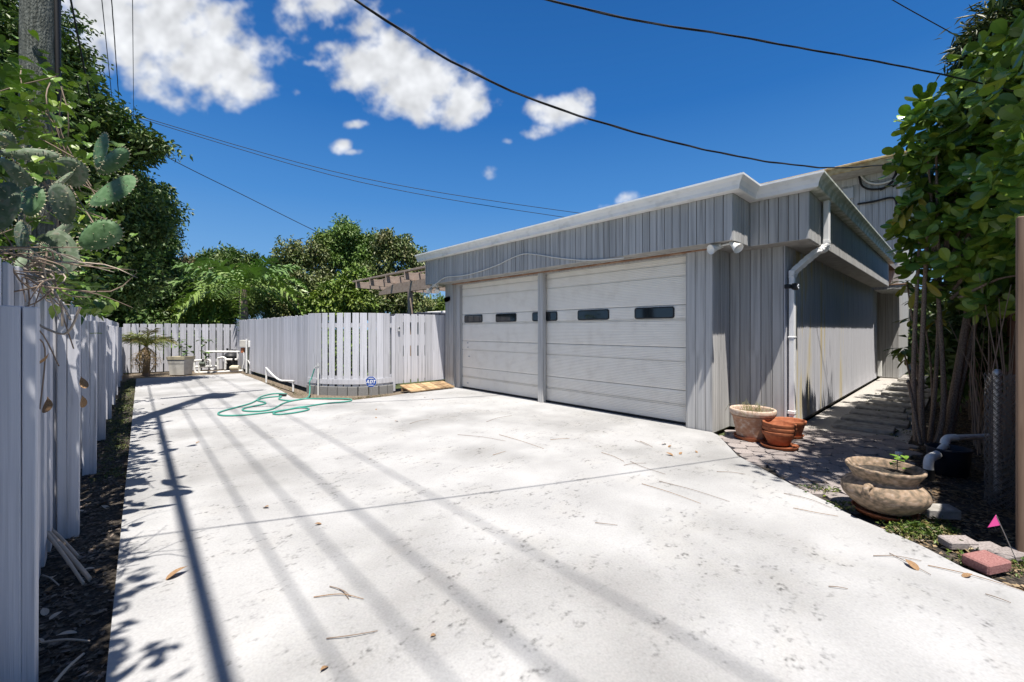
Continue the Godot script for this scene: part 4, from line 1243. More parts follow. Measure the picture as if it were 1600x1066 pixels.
func build_clusia() -> void:
	var t := thing("round_leaf_shrub", "tall shrub with thick round paddle leaves beside the garage path", "shrub")
	var stems := [[1432, 690, 1428, 560, 1440, 330, 0.026], [1443, 692, 1440, 580, 1452, 300, 0.03], [1452, 690, 1462, 600, 1470, 420, 0.024], [1462, 692, 1475, 620, 1462, 400, 0.03], [1476, 690, 1490, 622, 1540, 330, 0.05], [1480, 690, 1500, 610, 1530, 480, 0.035], [1440, 694, 1421, 603, 1418, 598, 0.018]]
	for e in stems:
		var g := gp(e[0], e[1], -0.03)
		var depth := (g - EYE).dot(FWD)
		pipe("stem", t, M.bark, smooth_path([g - Vector3(0, 0.05, 0), at(e[2], e[3], depth), at(e[4], e[5], depth - 0.05)], 6), _taper(e[6] * 1.15, e[6] * 0.55, 13), 8)
	var blobs := pix_blobs([[1462, 205, 4.7, 0.34], [1500, 175, 4.7, 0.42], [1548, 180, 4.6, 0.46], [1600, 170, 4.4, 0.5], [1450, 250, 4.8, 0.32], [1500, 270, 4.7, 0.55], [1570, 270, 4.5, 0.62], [1450, 330, 4.9, 0.33], [1500, 360, 4.8, 0.5], [1560, 380, 4.6, 0.6], [1470, 405, 4.9, 0.36], [1600, 330, 4.3, 0.6], [1605, 430, 4.2, 0.45], [1540, 440, 4.7, 0.42]])
	for p in [Vector3(0.4, 3.6, 2.7), Vector3(-0.5, 3.1, 2.9), Vector3(0.2, 2.6, 2.75), Vector3(1.2, 3.9, 2.5), Vector3(2.6, 3.7, 2.35), Vector3(3.6, 3.5, 2.4), Vector3(4.8, 3.4, 2.4), Vector3(6.2, 3.3, 2.5), Vector3(2.4, 2.6, 2.4), Vector3(3.8, 2.5, 2.5), Vector3(5.4, 2.5, 2.6)]:
		blobs.append([p, 0.55])
	for e in blobs.slice(0, 14):
		var c: Vector3 = e[0]
		var from := Vector3(1.45, 1.6, 2.0).lerp(c, 0.25)
		pipe("branch", t, M.bark, smooth_path([from, from.lerp(c, 0.6) + Vector3(0, 0.06, 0), c], 4), _taper(0.02, 0.006, 9), 6)
	var forms := [paddle(0.165, 0.10, 0.12), paddle(0.14, 0.10, -0.04), paddle(0.175, 0.095, 0.26), paddle(0.115, 0.08, 0.06)]
	var pal := [Color(0.16, 0.26, 0.035), Color(0.12, 0.205, 0.03), Color(0.21, 0.295, 0.04), Color(0.09, 0.165, 0.03)]
	var mats := []
	for c in pal + [Color(0.22, 0.28, 0.04)]:
		var m := leaf_mat(0.36, 0.28)
		m.albedo_color = (c as Color).linear_to_srgb()
		mats.append(m)
	# leaves sit in whorls at the shoot ends
	var all := []
	for e in blobs:
		var r: float = e[1]
		var n := int(50 * r * r / 0.25)
		for k in n:
			var d := Vector3(rng.randfn(), rng.randfn() + 0.15, rng.randfn()).normalized()
			var tip: Vector3 = (e[0] as Vector3) + d * r * rng.randf_range(0.62, 1.08)
			var whorl := rng.randi_range(4, 6)
			var spin0 := rng.randf() * TAU
			var axis := (d + Vector3(0, 0.9, 0)).normalized()
			var s1 := axis.cross(Vector3(0.3, 0.1, 0.9)).normalized()
			var s2 := axis.cross(s1)
			for q in whorl:
				var an := spin0 + q * TAU / whorl * 1.03
				var dir := (s1 * cos(an) + s2 * sin(an) + axis * rng.randf_range(0.1, 0.75)).normalized()
				var x := dir.cross(axis).normalized()
				var bs := Basis(x, dir.cross(x) * -1.0, dir)
				if bs.determinant() < 0: bs = Basis(-x, dir.cross(-x) * -1.0, dir)
				bs = Basis(dir, rng.randf_range(-0.7, 0.7)) * bs
				all.append([Transform3D(bs.scaled(Vector3.ONE * rng.randf_range(0.8, 1.15)), tip - axis * q * 0.006), rng.randi() % 4, (tip - EYE).length(), tip])
	# the leaves that show largest are parts of their own
	var vis := all.filter(func(e): return Vector2((e[3] - EYE).dot(RGT) / (e[3] - EYE).dot(FWD) * FPX + 800.0, 0).x < 1605.0)
	vis.sort_custom(func(p, q): return p[2] < q[2])
	var single := {}
	for k in mini(290, vis.size()):
		single[vis[k]] = true
		put("leaf", forms[vis[k][1]], mats[rng.randi() % 4] if rng.randf() > 0.12 else mats[4], t, vis[k][0])
	var xs := [[], [], [], []]
	var cs := [[], [], [], []]
	for e in all:
		if single.has(e): continue
		xs[e[1]].append(e[0]); cs[e[1]].append(pick(pal))
	for q in 4:
		copies("leaves", t, forms[q], M.leaf_gloss, xs[q], cs[q])
	# yellowing leaves that hang at the corner of the gutter
	for e in [[1428, 318, 0.2], [1418, 322, -0.5], [1436, 308, 0.9], [1412, 332, 0.5], [1447, 440, 1.2], [1430, 455, 0.3]]:
		var m := tinted_leaf(Color(0.40, 0.33, 0.05) if e[1] < 400 else Color(0.3, 0.24, 0.03))
		put("yellow_leaf", paddle(0.24, 0.07, 0.25), m, t, Transform3D(Basis.from_euler(Vector3(0.8, -2.2 + e[2], e[2])), at(e[0], e[1], 4.9)))
	# croton like plants at the foot of the shrub
	var cp := thing("croton", "drooping yellow green leafed plant among bare stems by the path", "plant")
	var lf := [paddle(0.20, 0.055, 0.35), paddle(0.17, 0.05, 0.5)]
	for e in [[1412, 548, 5.2, 16], [1422, 562, 5.2, 12], [1418, 445, 5.3, 16], [1440, 470, 5.3, 12], [1426, 500, 5.4, 10], [1462, 500, 5.2, 9]]:
		var c := at(e[0], e[1], e[2])
		var g := Vector3(c.x + 0.15, 0.0, c.z + 0.1)
		pipe("stem", cp, M.bark, smooth_path([g, (g + c) * 0.5 + Vector3(0.05, 0, 0.03), c], 4), _taper(0.016, 0.008, 9), 6)
		for k in e[3]:
			var m := tinted_leaf([Color(0.12, 0.19, 0.03), Color(0.19, 0.23, 0.03), Color(0.08, 0.14, 0.03), Color(0.30, 0.28, 0.04)][rng.randi() % 4])
			put("leaf", lf[k % 2], m, cp, Transform3D(Basis(Vector3.UP, k * 2.4) * Basis(Vector3.RIGHT, rng.randf_range(-0.5, 0.5)), c + Vector3(0, rng.randf_range(-0.05, 0.05), 0)))
	# feathery foliage of a tree reaching in over the shrub
	var ft := thing("overhanging_tree", "dark feathery foliage of a tree reaching in above the round leaved shrub", "tree")
	var bl := pix_blobs([[1600, 45, 5.0, 0.46], [1560, 75, 5.0, 0.30], [1528, 84, 5.0, 0.2], [1605, 95, 4.9, 0.42], [1620, -5, 5.0, 0.42]])
	var high := []
	for p in [Vector2(-0.9, 1.15), Vector2(-0.45, 1.35), Vector2(0.05, 1.05), Vector2(0.45, 1.4), Vector2(0.95, 1.1), Vector2(1.5, 1.35), Vector2(2.2, 1.4), Vector2(-0.2, 1.75), Vector2(3.0, 1.5)]:
		high.append([Vector3(p.x - 0.795, 5.0 + 0.2 * sin(p.x * 9.0), p.y + 1.515), 0.42])
	limbs(ft, Vector3(2.6, 0.0, 3.7), 3.2, bl + high, 0.07, M.bark_dark)
	crown(ft, cluster(17, 16, 0.2, 0.13, 0.06), high, 215, [Color(0.05, 0.09, 0.02), Color(0.08, 0.12, 0.03)], 0.2)
	crown(ft, cluster(15, 22, 0.2, 0.13, 0.022), bl, 700, [Color(0.03, 0.055, 0.016), Color(0.045, 0.075, 0.02), Color(0.13, 0.13, 0.03)], 0.4)
	# dead stalks in the dark bed
	var st := thing("dead_stalks", "tangle of dead hanging stalks between the shrub stems and brown fence", "stalks")
	var sb := MB.new()
	for k in 70:
		var p := Vector3(rng.randf_range(0.6, 4.5), 0.0, rng.randf_range(2.25, 2.55))
		var h := rng.randf_range(0.5, 1.9)
		sb.tube([p, p + Vector3(rng.randfn() * 0.1, h * 0.5, rng.randfn() * 0.06), p + Vector3(rng.randfn() * 0.18, h, rng.randfn() * 0.1)], [0.008, 0.006, 0.003], 5)
	var so := put("stalk_tangle", sb.done(), M.twig, st)
	so.set_meta("kind", "stuff")

func pad_mesh(w: float, h: float, thick: float, wob: int) -> ArrayMesh:
	var g := RandomNumberGenerator.new()
	g.seed = wob
	var b := MB.new()
	var rings := 5
	var seg := 22
	var bend := g.randf_range(-0.25, 0.25)
	var out := []
	for k in seg:
		var an := TAU * k / seg
		var y := -cos(an) * 0.5 + 0.5
		var x := sin(an) * 0.5 * (0.72 + 0.32 * y) * (1.0 + g.randf_range(-0.03, 0.03))
		out.append(Vector2(x * w, y * h))
	for side in [-1.0, 1.0]:
		for r in rings:
			var r0 := float(r) / rings
			var r1 := float(r + 1) / rings
			for k in seg:
				var pts := []
				for e in [[k, r0], [k, r1], [k + 1, r1], [k + 1, r0]]:
					var o: Vector2 = out[int(e[0]) % seg]
					var c := Vector2(0, h * 0.52)
					var p: Vector2 = c.lerp(o, e[1])
					var z: float = side * thick * 0.5 * sqrt(maxf(0.0, 1.0 - float(e[1]) * float(e[1]))) + bend * p.x * p.x / w
					pts.append(Vector3(p.x, p.y, z))
				if r == 0:
					if side > 0: b.tri(pts[0], pts[1], pts[2])
					else: b.tri(pts[0], pts[2], pts[1])
				elif side > 0: b.quad(pts[0], pts[1], pts[2], pts[3])
				else: b.quad(pts[3], pts[2], pts[1], pts[0])
	return b.done()

func build_cactus() -> void:
	var t := thing("prickly_pear", "prickly pear cactus with big flat spiny pads leaning over the fence", "cactus")
	var pads := [[155, 262, 58, 56, 0.12, 0.15, 2.75, 0], [152, 268, 30, 82, -1.25, 0.35, 2.78, 0], [140, 318, 56, 78, -0.98, 0.1, 2.62, 0], [118, 292, 46, 44, 0.1, 0.5, 2.85, 1], [50, 338, 52, 50, 0.15, 0.1, 2.3, 0], [100, 350, 66, 62, -0.35, 0.3, 2.5, 1],
		[125, 385, 46, 62, -1.0, 0.25, 2.45, 0], [98, 425, 36, 48, 0.45, 0.2, 2.2, 0], [2, 360, 46, 84, 0.05, 0.2, 2.1, 1], [-8, 222, 26, 86, -1.5, 0.5, 2.5, 1], [-6, 238, 22, 70, -1.45, 0.6, 2.5, 1], [30, 300, 70, 50, -0.5, 0.55, 2.6, 1], [75, 300, 60, 60, 0.2, 0.7, 2.75, 1], [30, 390, 55, 45, -0.7, 0.3, 2.4, 1], [60, 400, 80, 50, -1.3, 0.35, 2.4, 1]]
	var k := 0
	for e in pads:
		var d: float = e[6]
		var w: float = e[2] / FPX * d
		var h: float = e[3] / FPX * d
		var bs := Basis(RGT, Vector3.UP, -FWD) * Basis(Vector3(0, 0, 1), e[4]) * Basis(Vector3.UP, (rng.randf() - 0.5) * 1.1) * Basis(Vector3.RIGHT, e[5] * (1.0 if k % 2 else -1.0))
		var p := put("pad", pad_mesh(w, h, 0.034, 300 + k), M.cactus if e[7] == 0 else M.cactus_grey, t, Transform3D(bs, at(e[0], e[1], d)))
		var sp := MB.new()
		for q in 26:
			var an := TAU * q / 26.0
			var y := -cos(an) * 0.5 + 0.5
			var c := Vector3(sin(an) * 0.5 * (0.72 + 0.32 * y) * w, y * h, 0)
			var o := (c - Vector3(0, h * 0.5, 0)).normalized()
			sp.tube([c, c + o * 0.011], [0.0045, 0.002], 4)
		for q in 14:
			var c := Vector3(rng.randf_range(-0.3, 0.3) * w, rng.randf_range(0.2, 0.85) * h, 0.012)
			sp.tube([c, c + Vector3(0, 0, 0.012)], [0.0035, 0.001], 4)
		put("spines", sp.done(), M.spine, p).set_meta("kind", "stuff")
		k += 1
	# stout old stem that carries the pads
	var foot := Vector3(-6.35, 0.0, -0.6)
	var b := MB.new()
	b.tube(smooth_path([foot, foot + Vector3(0.03, 0.9, -0.05), at(20, 425, 2.5), at(110, 350, 2.75)], 5), _taper(0.06, 0.025, 16), 8)
	put("stem", b.done(), M.cactus_grey, t)
	# twining vine over pole and fence
	var vn := thing("vine", "bright heart leaved vine climbing the utility pole and spilling over the fence", "vine")
	var hl := [heart(0.075), heart(0.06), heart(0.09)]
	var tone := [Color(0.13, 0.22, 0.025), Color(0.09, 0.17, 0.022), Color(0.17, 0.25, 0.03), Color(0.065, 0.12, 0.02)]
	var n := 0
	for e in [[20, 150, 40, 30, 3.0, 40], [60, 130, 40, 28, 3.4, 36], [35, 180, 45, 25, 3.0, 36], [70, 215, 40, 30, 3.2, 36], [80, 165, 25, 20, 3.5, 20], [15, 115, 20, 15, 3.2, 14], [65, 258, 30, 16, 2.9, 20], [110, 225, 25, 18, 3.4, 14], [165, 228, 28, 14, 3.6, 14], [95, 440, 28, 22, 2.6, 22], [130, 455, 25, 25, 3.0, 24], [160, 478, 24, 20, 3.6, 22], [145, 530, 10, 14, 3.1, 10], [115, 410, 20, 20, 2.9, 14]]:
		for k2 in e[5]:
			var px: float = e[0] + rng.randfn() * e[2] * 0.55
			var py: float = e[1] + rng.randfn() * e[3] * 0.55
			put("leaf", hl[n % 3], tinted_leaf(tone[rng.randi() % 4]), vn, Transform3D(Basis(Vector3.UP, rng.randf() * TAU) * Basis(Vector3.RIGHT, rng.randf_range(-0.2, 1.1)), at(px, py, e[4] + rng.randfn() * 0.18)))
			n += 1
			if n >= 298: break
	var leaves := []
	var lcol := []
	for e in [[Vector3(-6.25, 2.3, -3.2), 0.4, 90], [Vector3(-6.15, 3.1, -3.9), 0.42, 110], [Vector3(-6.0, 2.6, -4.5), 0.38, 90], [Vector3(-6.1, 3.9, -4.3), 0.38, 80], [Vector3(-6.0, 1.9, -5.2), 0.35, 80], [Vector3(-5.95, 2.9, -5.6), 0.35, 70], [Vector3(-6.05, 1.8, -2.6), 0.28, 60], [Vector3(-5.95, 1.75, -6.4), 0.3, 70], [Vector3(-5.9, 2.5, -7.2), 0.4, 70]]:
		for k2 in e[2]:
			leaves.append(Transform3D(Basis(Vector3.UP, rng.randf() * TAU) * Basis(Vector3.RIGHT, rng.randf_range(-0.3, 1.1)), (e[0] as Vector3) + Vector3(rng.randfn(), rng.randfn() * 0.8, rng.randfn()) * float(e[1]) * 0.6))
			lcol.append(pick(tone))
	copies("leaves", vn, heart(0.085), M.leaf, leaves, lcol)
	var vb := MB.new()
	for k2 in 16:
		var s := at(rng.randf_range(0, 110), rng.randf_range(90, 260), 3.2)
		vb.tube(smooth_path([s, s + Vector3(rng.randfn() * 0.2, -0.3, rng.randfn() * 0.2), s + Vector3(rng.randfn() * 0.3, -0.7, rng.randfn() * 0.3)], 4), 0.004, 5)
	vb.tube(smooth_path([Vector3(-6.3, 0.0, -3.6), Vector3(-6.1, 1.0, -3.9), Vector3(-6.0, 2.4, -4.25), at(40, 130, 3.6)], 5), 0.008, 5)
	put("stems", vb.done(), M.twig, vn).set_meta("kind", "stuff")
	# dry twig tangle over the fence top
	var tw := thing("twig_tangle", "tangle of dry pale twigs and dead leaves hanging over the fence top", "twigs")
	var tb := MB.new()
	var pb := MB.new()
	for k2 in 90:
		var d := rng.randf_range(1.75, 2.5)
		var s := at(rng.randf_range(-20, 95), rng.randf_range(385, 460), d)
		var e2 := s + Vector3(rng.randfn() * 0.16, rng.randfn() * 0.07 - 0.03, rng.randfn() * 0.16)
		(pb if k2 % 4 == 0 else tb).tube(smooth_path([s, s.lerp(e2, 0.5) + Vector3(rng.randfn(), rng.randfn(), rng.randfn()) * 0.03, e2], 3), _taper(0.0045, 0.0015, 7), 5)
	for e in [[[8, 440], [20, 480], [14, 560], [30, 620], [58, 665]], [[10, 470], [45, 520], [70, 545], [62, 640]], [[70, 455], [95, 480], [100, 500], [115, 545]], [[2, 560], [25, 530], [60, 515], [92, 572]], [[40, 430], [46, 470], [40, 500], [55, 530]]]:
		var pts := []
		for q in e: pts.append(at(q[0], q[1], 1.72 + 0.004 * float(q[0])))
		tb.tube(smooth_path(pts, 5), 0.003, 5)
	for e in [[[30, 425], [60, 440], [90, 465], [110, 500]], [[35, 418], [75, 445], [95, 475], [97, 510]], [[50, 500], [75, 515], [105, 520], [125, 480]]]:
		var pts := []
		for q in e: pts.append(at(q[0], q[1], 2.0))
		pb.tube(smooth_path(pts, 5), 0.005, 6)
	put("twigs", tb.done(), M.twig, tw).set_meta("kind", "stuff")
	put("pale_twigs", pb.done(), M.twig_pale, tw).set_meta("kind", "stuff")
	for e in [[76, 552, 1.9], [74, 620, 1.85], [5, 520, 1.62], [126, 588, 2.4], [128, 618, 2.5]]:
		put("dead_leaf", paddle(0.075, 0.035, 0.4), M.dry, tw, Transform3D(Basis.from_euler(Vector3(rng.randf_range(0.6, 2.2), rng.randf() * TAU, rng.randf())), at(e[0], e[1], e[2])))

func build_small_plants() -> void:
	# litter and weeds along the beds
	var lit := cluster(31, 9, 0.07, 0.05, 0.024)
	var xs := []
	var cs := []
	for k in 900:
		var z := rng.randf_range(-9.0, 1.6)
		var p := Vector3(fence_x(z) + rng.randf_range(-0.14, 0.17), -0.03, z)
		xs.append(Transform3D(spin(0.3).scaled(Vector3(1, 0.25, 1) * rng.randf_range(0.4, 1.0)), p))
		var g := rng.randf()
		cs.append(Color(0.05, 0.04, 0.03) * rng.randf_range(0.6, 1.8) if g < 0.75 else (Color(0.2, 0.16, 0.13) * rng.randf_range(0.6, 1.3) if z > -4.0 else Color(0.05, 0.08, 0.015)))
	for k in 900:
		var p := Vector3(rng.randf_range(-2.3, 5.0), -0.025, rng.randf_range(1.75, 2.55))
		if Geometry2D.is_point_in_polygon(Vector2(p.x, p.z), drive_edge): continue
		xs.append(Transform3D(spin(0.3).scaled(Vector3(1, 0.3, 1) * rng.randf_range(0.5, 1.1)), p))
		cs.append((Color(0.13, 0.09, 0.055) if p.x > -1.2 else Color(0.24, 0.18, 0.115)) * rng.randf_range(0.4, 1.6))
	var o := copies("leaf_litter", null, lit, M.leaf, xs, cs)
	tag(o, "dark leaf litter lying in the beds along the fences", "leaf litter")
	var weed := cluster(33, 14, 0.045, 0.03, 0.014)
	xs = []; cs = []
	for e in [[1405, 826, 14, 6, 40], [1430, 824, 18, 8, 60], [1468, 834, 12, 6, 22], [1260, 765, 30, 3, 14], [1320, 792, 12, 4, 14], [1590, 885, 20, 8, 12], [1500, 872, 25, 5, 10]]:
		for k in e[4]:
			var p := gp(e[0] + rng.randfn() * e[2], e[1] + rng.randfn() * e[3])
			if Geometry2D.is_point_in_polygon(Vector2(p.x, p.z), drive_edge): continue
			xs.append(Transform3D(spin(0.4).scaled(Vector3.ONE * rng.randf_range(0.5, 1.2)), p + Vector3(0, 0.0, 0)))
			cs.append(pick([Color(0.09, 0.14, 0.025), Color(0.13, 0.17, 0.03), Color(0.20, 0.17, 0.08), Color(0.06, 0.1, 0.02)]))
	for k in 420:
		var z := rng.randf_range(-13.0, -3.0)
		var ed := lerpf(-5.576, -5.192, (0.012 - z) / 13.0)
		xs.append(Transform3D(spin(0.4).scaled(Vector3.ONE * rng.randf_range(0.5, 1.1)), Vector3(ed - rng.randf_range(0.02, 0.22), -0.03, z)))
		cs.append(pick([Color(0.06, 0.085, 0.018), Color(0.09, 0.12, 0.03), Color(0.13, 0.13, 0.05)]))
	for k in 160:
		var q := gp(rng.randf_range(1330, 1440), rng.randf_range(600, 680))
		if q.z < 0.95 or rng.randf() < 0.5: continue
		xs.append(Transform3D(spin(0.4).scaled(Vector3.ONE * rng.randf_range(0.6, 1.5)), Vector3(q.x, -0.02, q.z)))
		cs.append(pick([Color(0.06, 0.1, 0.02), Color(0.1, 0.15, 0.03)]))
	for e in [[[-2.9, -6.3], [-2.3, -5.75]], [[-2.85, -12.0], [-2.85, -6.9]], [[-2.3, -5.75], [-1.5, -5.75]]]:
		for k in 60:
			var w := rng.randf()
			xs.append(Transform3D(spin(0.4).scaled(Vector3.ONE * rng.randf_range(0.4, 1.0)), Vector3(lerpf(e[0][0], e[1][0], w) + rng.randfn() * 0.05, -0.02, lerpf(e[0][1], e[1][1], w) + rng.randfn() * 0.05)))
			cs.append(pick([Color(0.22, 0.17, 0.11), Color(0.12, 0.13, 0.05), Color(0.28, 0.23, 0.17)]))
	o = copies("ground_weeds", null, weed, M.leaf, xs, cs)
	tag(o, "small creeping weeds along the edges of the drive", "weeds")
	# dry leaves on the concrete
	var lv := [[294, 893, 0.13], [420, 795, 0.07], [313, 692, 0.06], [244, 599, 0.07], [250, 633, 0.07], [491, 822, 0.06], [617, 660, 0.08], [586, 653, 0.05], [588, 640, 0.06], [1414, 880, 0.10], [1034, 696, 0.09], [1050, 698, 0.08], [1066, 709, 0.07], [1040, 711, 0.10], [1086, 706, 0.06], [1520, 902, 0.07], [662, 622, 0.06], [676, 625, 0.05], [582, 718, 0.05], [500, 1053, 0.05], [672, 998, 0.04]]
	for k in lv.size():
		var e: Array = lv[k]
		var q := put("fallen_leaf", paddle(e[2] * 0.75, e[2] * 0.4, 0.3), M.dry, null, Transform3D(Basis.from_euler(Vector3(0.0, rng.randf() * TAU, rng.randf_range(-0.2, 0.2))), gp(e[0], e[1]) + Vector3(0, e[2] * 0.23, 0)))
		tag(q, "single curled dry brown leaf lying on the concrete driveway", "leaf", "fallen leaves on the drive")
	var tg := [[490, 935, 568, 938], [515, 918, 545, 938], [530, 922, 548, 934], [1000, 690, 1020, 700], [992, 689, 1012, 697], [985, 722, 1040, 742], [1003, 757, 1095, 788], [1030, 753, 1140, 785], [975, 728, 1010, 725], [940, 708, 975, 722], [715, 680, 790, 690], [1225, 772, 1300, 795], [1240, 795, 1310, 808], [1365, 870, 1440, 878], [1390, 866, 1455, 900], [1450, 885, 1600, 925], [1470, 865, 1500, 875], [760, 660, 800, 650], [780, 680, 850, 702], [510, 1000, 590, 988], [930, 818, 965, 822], [770, 712, 790, 706], [1120, 738, 1165, 742], [640, 663, 670, 656], [860, 688, 890, 686], [1295, 918, 1325, 922], [1540, 930, 1580, 944], [1250, 745, 1290, 770]]
	for k in tg.size():
		var e: Array = tg[k]
		var a := gp(e[0], e[1]) + Vector3(0, 0.006, 0)
		var c := gp(e[2], e[3]) + Vector3(0, 0.006, 0)
		var m := a.lerp(c, 0.5) + (c - a).cross(Vector3.UP) * rng.randf_range(-0.10, 0.10) + Vector3(0, 0.004, 0)
		var b := MB.new()
		b.tube(smooth_path([a, m, c], 5), _taper(0.0024, 0.0014, 11), 5)
		var q := put("fallen_twig", b.done(), M.twig if k % 3 else M.dry, null)
		tag(q, "thin dry twig or needle lying on the concrete driveway", "twig", "fallen twigs on the drive")

# ---------- loose objects
func line_pts(z0: float, z1: float, lateral: float, h: float, sag := 0.0, n := 24) -> Array:     # overhead line parallel to the left hand fence
	var o := []
	for k in n + 1:
		var t := float(k) / n
		var z := lerpf(z0, z1, t)
		o.append(Vector3(EYE.x + lateral - 0.0223 * (z - EYE.z), h - sag * 4.0 * t * (1.0 - t), z))
	return o

func twisted(pts: Array, r: float, turns_per_m := 1.2) -> ArrayMesh:
	var b := MB.new()
	var fine := []
	var length := 0.0
	for k in pts.size() - 1: length += (pts[k] as Vector3).distance_to(pts[k + 1])
	var n := int(length * 8.0)
	for s in 3:
		var o := []
		var along := 0.0
		var k := 0
		var acc := 0.0
		for q in n + 1:
			along = length * q / n
			while k < pts.size() - 2 and acc + (pts[k] as Vector3).distance_to(pts[k + 1]) < along:
				acc += (pts[k] as Vector3).distance_to(pts[k + 1]); k += 1
			var p: Vector3 = (pts[k] as Vector3).lerp(pts[k + 1], (along - acc) / (pts[k] as Vector3).distance_to(pts[k + 1]))
			var d := ((pts[k + 1] as Vector3) - (pts[k] as Vector3)).normalized()
			var sd := d.cross(Vector3.UP).normalized()
			var up := sd.cross(d)
			var an := along * turns_per_m * TAU / 3.0 + s * TAU / 3.0
			o.append(p + (sd * cos(an) + up * sin(an)) * r * 0.85)
		b.tube(o, r * (0.8 if s else 0.55), 5, false)
	return b.done()

func ell(c: Vector3, rx: float, rz: float, n := 16) -> Array:
	var o := []
	for k in n + 1: o.append(c + Vector3(cos(TAU * k / n) * rx, 0, sin(TAU * k / n) * rz))
	return o

func build_objects() -> void:
	build_lines()
	build_garage_fittings()
	build_pots()
	build_right_clutter()
	build_back_yard()

func build_lines() -> void:
	var pf := EYE + FWD * 4.38 - RGT * 4.94
	pf.y = 0.0
	var up := thing("utility_pole", "weathered wooden utility pole with cables running down it behind the fence", "utility pole", pf)
	pipe("shaft", up, M.pole, [Vector3(0, -0.3, 0), Vector3(0, 6, 0), Vector3(0, 12.9, 0)], [0.145, 0.125, 0.105], 16)
	for k in 4:
		var an := 0.2 + k * 0.42
		var o := Vector3(cos(an), 0, -sin(an) + 0.35).normalized() * 0.15
		var pts := []
		for q in 14: pts.append(o * (1.0 + 0.12 * sin(q * 1.7 + k)) + Vector3(0.03 * sin(q * 0.9 + k * 2.0), q * 0.95, 0.02 * cos(q * 1.1)))
		pipe("riser_cable", up, M.wire if k % 2 == 0 else M.wire_grey, smooth_path(pts, 3), 0.017 if k % 2 else 0.024, 6)
	bx("crossarm", up, M.pole, Vector3(-0.75, 12.1, -0.16), Vector3(1.0, 12.22, -0.06), 0.006)
	var tb := MB.new()
	tb.lathe(Transform3D(Basis(), Vector3(0.36, 10.6, -0.05)), [[0.0, 0.0], [0.2, 0.0], [0.22, 0.05], [0.22, 0.8], [0.19, 0.9], [0.0, 0.95]], 18)
	put("transformer", tb.done(), M.grey_metal, up)
	bx("bracket", up, M.galv, Vector3(0.08, 11.0, -0.09), Vector3(0.16, 11.1, -0.01), 0.004)
	# lines along the fence
	var w := [[-0.66, 5.8, 0.012, "low telephone cable strung from pole above the left fence"], [-0.674, 10.1, 0.0105, "thin power line running from the utility pole, second highest over the fence"], [-0.077, 11.9, 0.0102, "topmost single power line running out above the driveway edge"]]
	for e in w:
		var o := put("overhead_wire", wire_mesh(line_pts(14.0, -42.0, e[0], e[1]), e[2]), M.wire, null)
		tag(o, e[3], "wire", "overhead lines along the fence")
	var o2 := put("overhead_wire", wire_mesh(line_pts(14.0, pf.z, -0.62, 5.76), 0.024), M.wire, null)
	tag(o2, "thick cable bundle that ends on the utility pole, low on it", "wire", "overhead lines along the fence")
	o2 = put("overhead_wire", wire_mesh(line_pts(14.0, pf.z, -0.62, 7.9), 0.0095), M.wire, null)
	tag(o2, "cable that ends on the utility pole, halfway up it", "wire", "overhead lines along the fence")
	o2 = put("twisted_cable", twisted(line_pts(14.0, -42.0, -0.55, 11.4), 0.0105, 1.0), M.wire, null)
	tag(o2, "twisted black cable running among the straight wires over the fence", "cable")
	# service drop from pole to upper storey: sag read off the picture in the upright plane through both ends
	var end := on_x(1403, 256, 9.72)
	var a := pf + Vector3(0.1, 0, 0)
	var dir := Vector3(end.x - a.x, 0, end.z - a.z)
	var nn := dir.cross(Vector3.UP).normalized()
	var pts := []
	for p in [[556, 0], [600, 30], [700, 94], [800, 143], [900, 180], [1000, 209], [1100, 234], [1200, 253], [1280, 262], [1330, 262]]:
		var d := ray(p[0], p[1])
		pts.append(EYE + d * ((a - EYE).dot(nn) / d.dot(nn)))
	var first: Vector3 = pts[0]
	var second: Vector3 = pts[1]
	var slope := (first.y - second.y) / first.distance_to(second) * 1.15
	var lead := []
	var gap := Vector2(first.x - a.x, first.z - a.z).length()
	for k in 6:
		var t := k / 6.0
		var q := a.lerp(first, t)
		q.y = first.y + slope * gap * (1.0 - t) + 0.06 * gap * (1.0 - t) * (1.0 - t)
		lead.append(q)
	var drop := put("service_drop", twisted(lead + pts + [end], 0.0125, 1.1), M.wire, null)
	tag(drop, "twisted black service cable sagging from the pole to the upper storey", "cable")
	var b0 := at(857, 0, 2.365); var b1 := at(1180, 62, 2.86); var b2 := at(1480, 118, 3.56)
	var back := b0 + (b0 - b1).normalized() * 7.0 + Vector3(0, 0.9, 0)
	var mid := b0 + (b0 - b1).normalized() * 3.0 + Vector3(0, 0.28, 0)
	var on := b2 + (b2 - b1).normalized() * 3.0 - Vector3(0, 0.1, 0)
	var sd2 := put("service_drop", twisted(smooth_path([back, mid, b0, b1, b2, on], 8), 0.0046, 2.4), M.wire, null)
	tag(sd2, "twisted black cable crossing low over the drive into the round leaved shrub", "cable")
	for e in [[[[205, 178, 22], [560, 277, 24], [905, 333, 27], [1100, 352, 29]], "upper of the two thin far wires passing behind the garage roof"], [[[205, 181, 22], [560, 284, 24], [885, 340, 27], [1080, 362, 29]], "lower of the two thin far wires passing behind the garage roof"], [[[90, 150, 16], [262, 246, 18], [380, 305, 20], [505, 367, 22], [600, 410, 24]], "thin far wire slanting down from dark tree to green tree"], [[[1300, -60, 4.6], [1395, 0, 5.0], [1530, 76, 5.6], [1640, 145, 6.2]], "thin straight wire running into the feathery foliage above the shrub"]]:
		var q := []
		for p in e[0]: q.append(at(p[0], p[1], p[2]))
		var wo := put("overhead_wire", wire_mesh(smooth_path(q, 8), 0.006 if e[0][0][2] < 10 else 0.017), M.wire, null)
		tag(wo, e[1], "wire", "thin far wires")

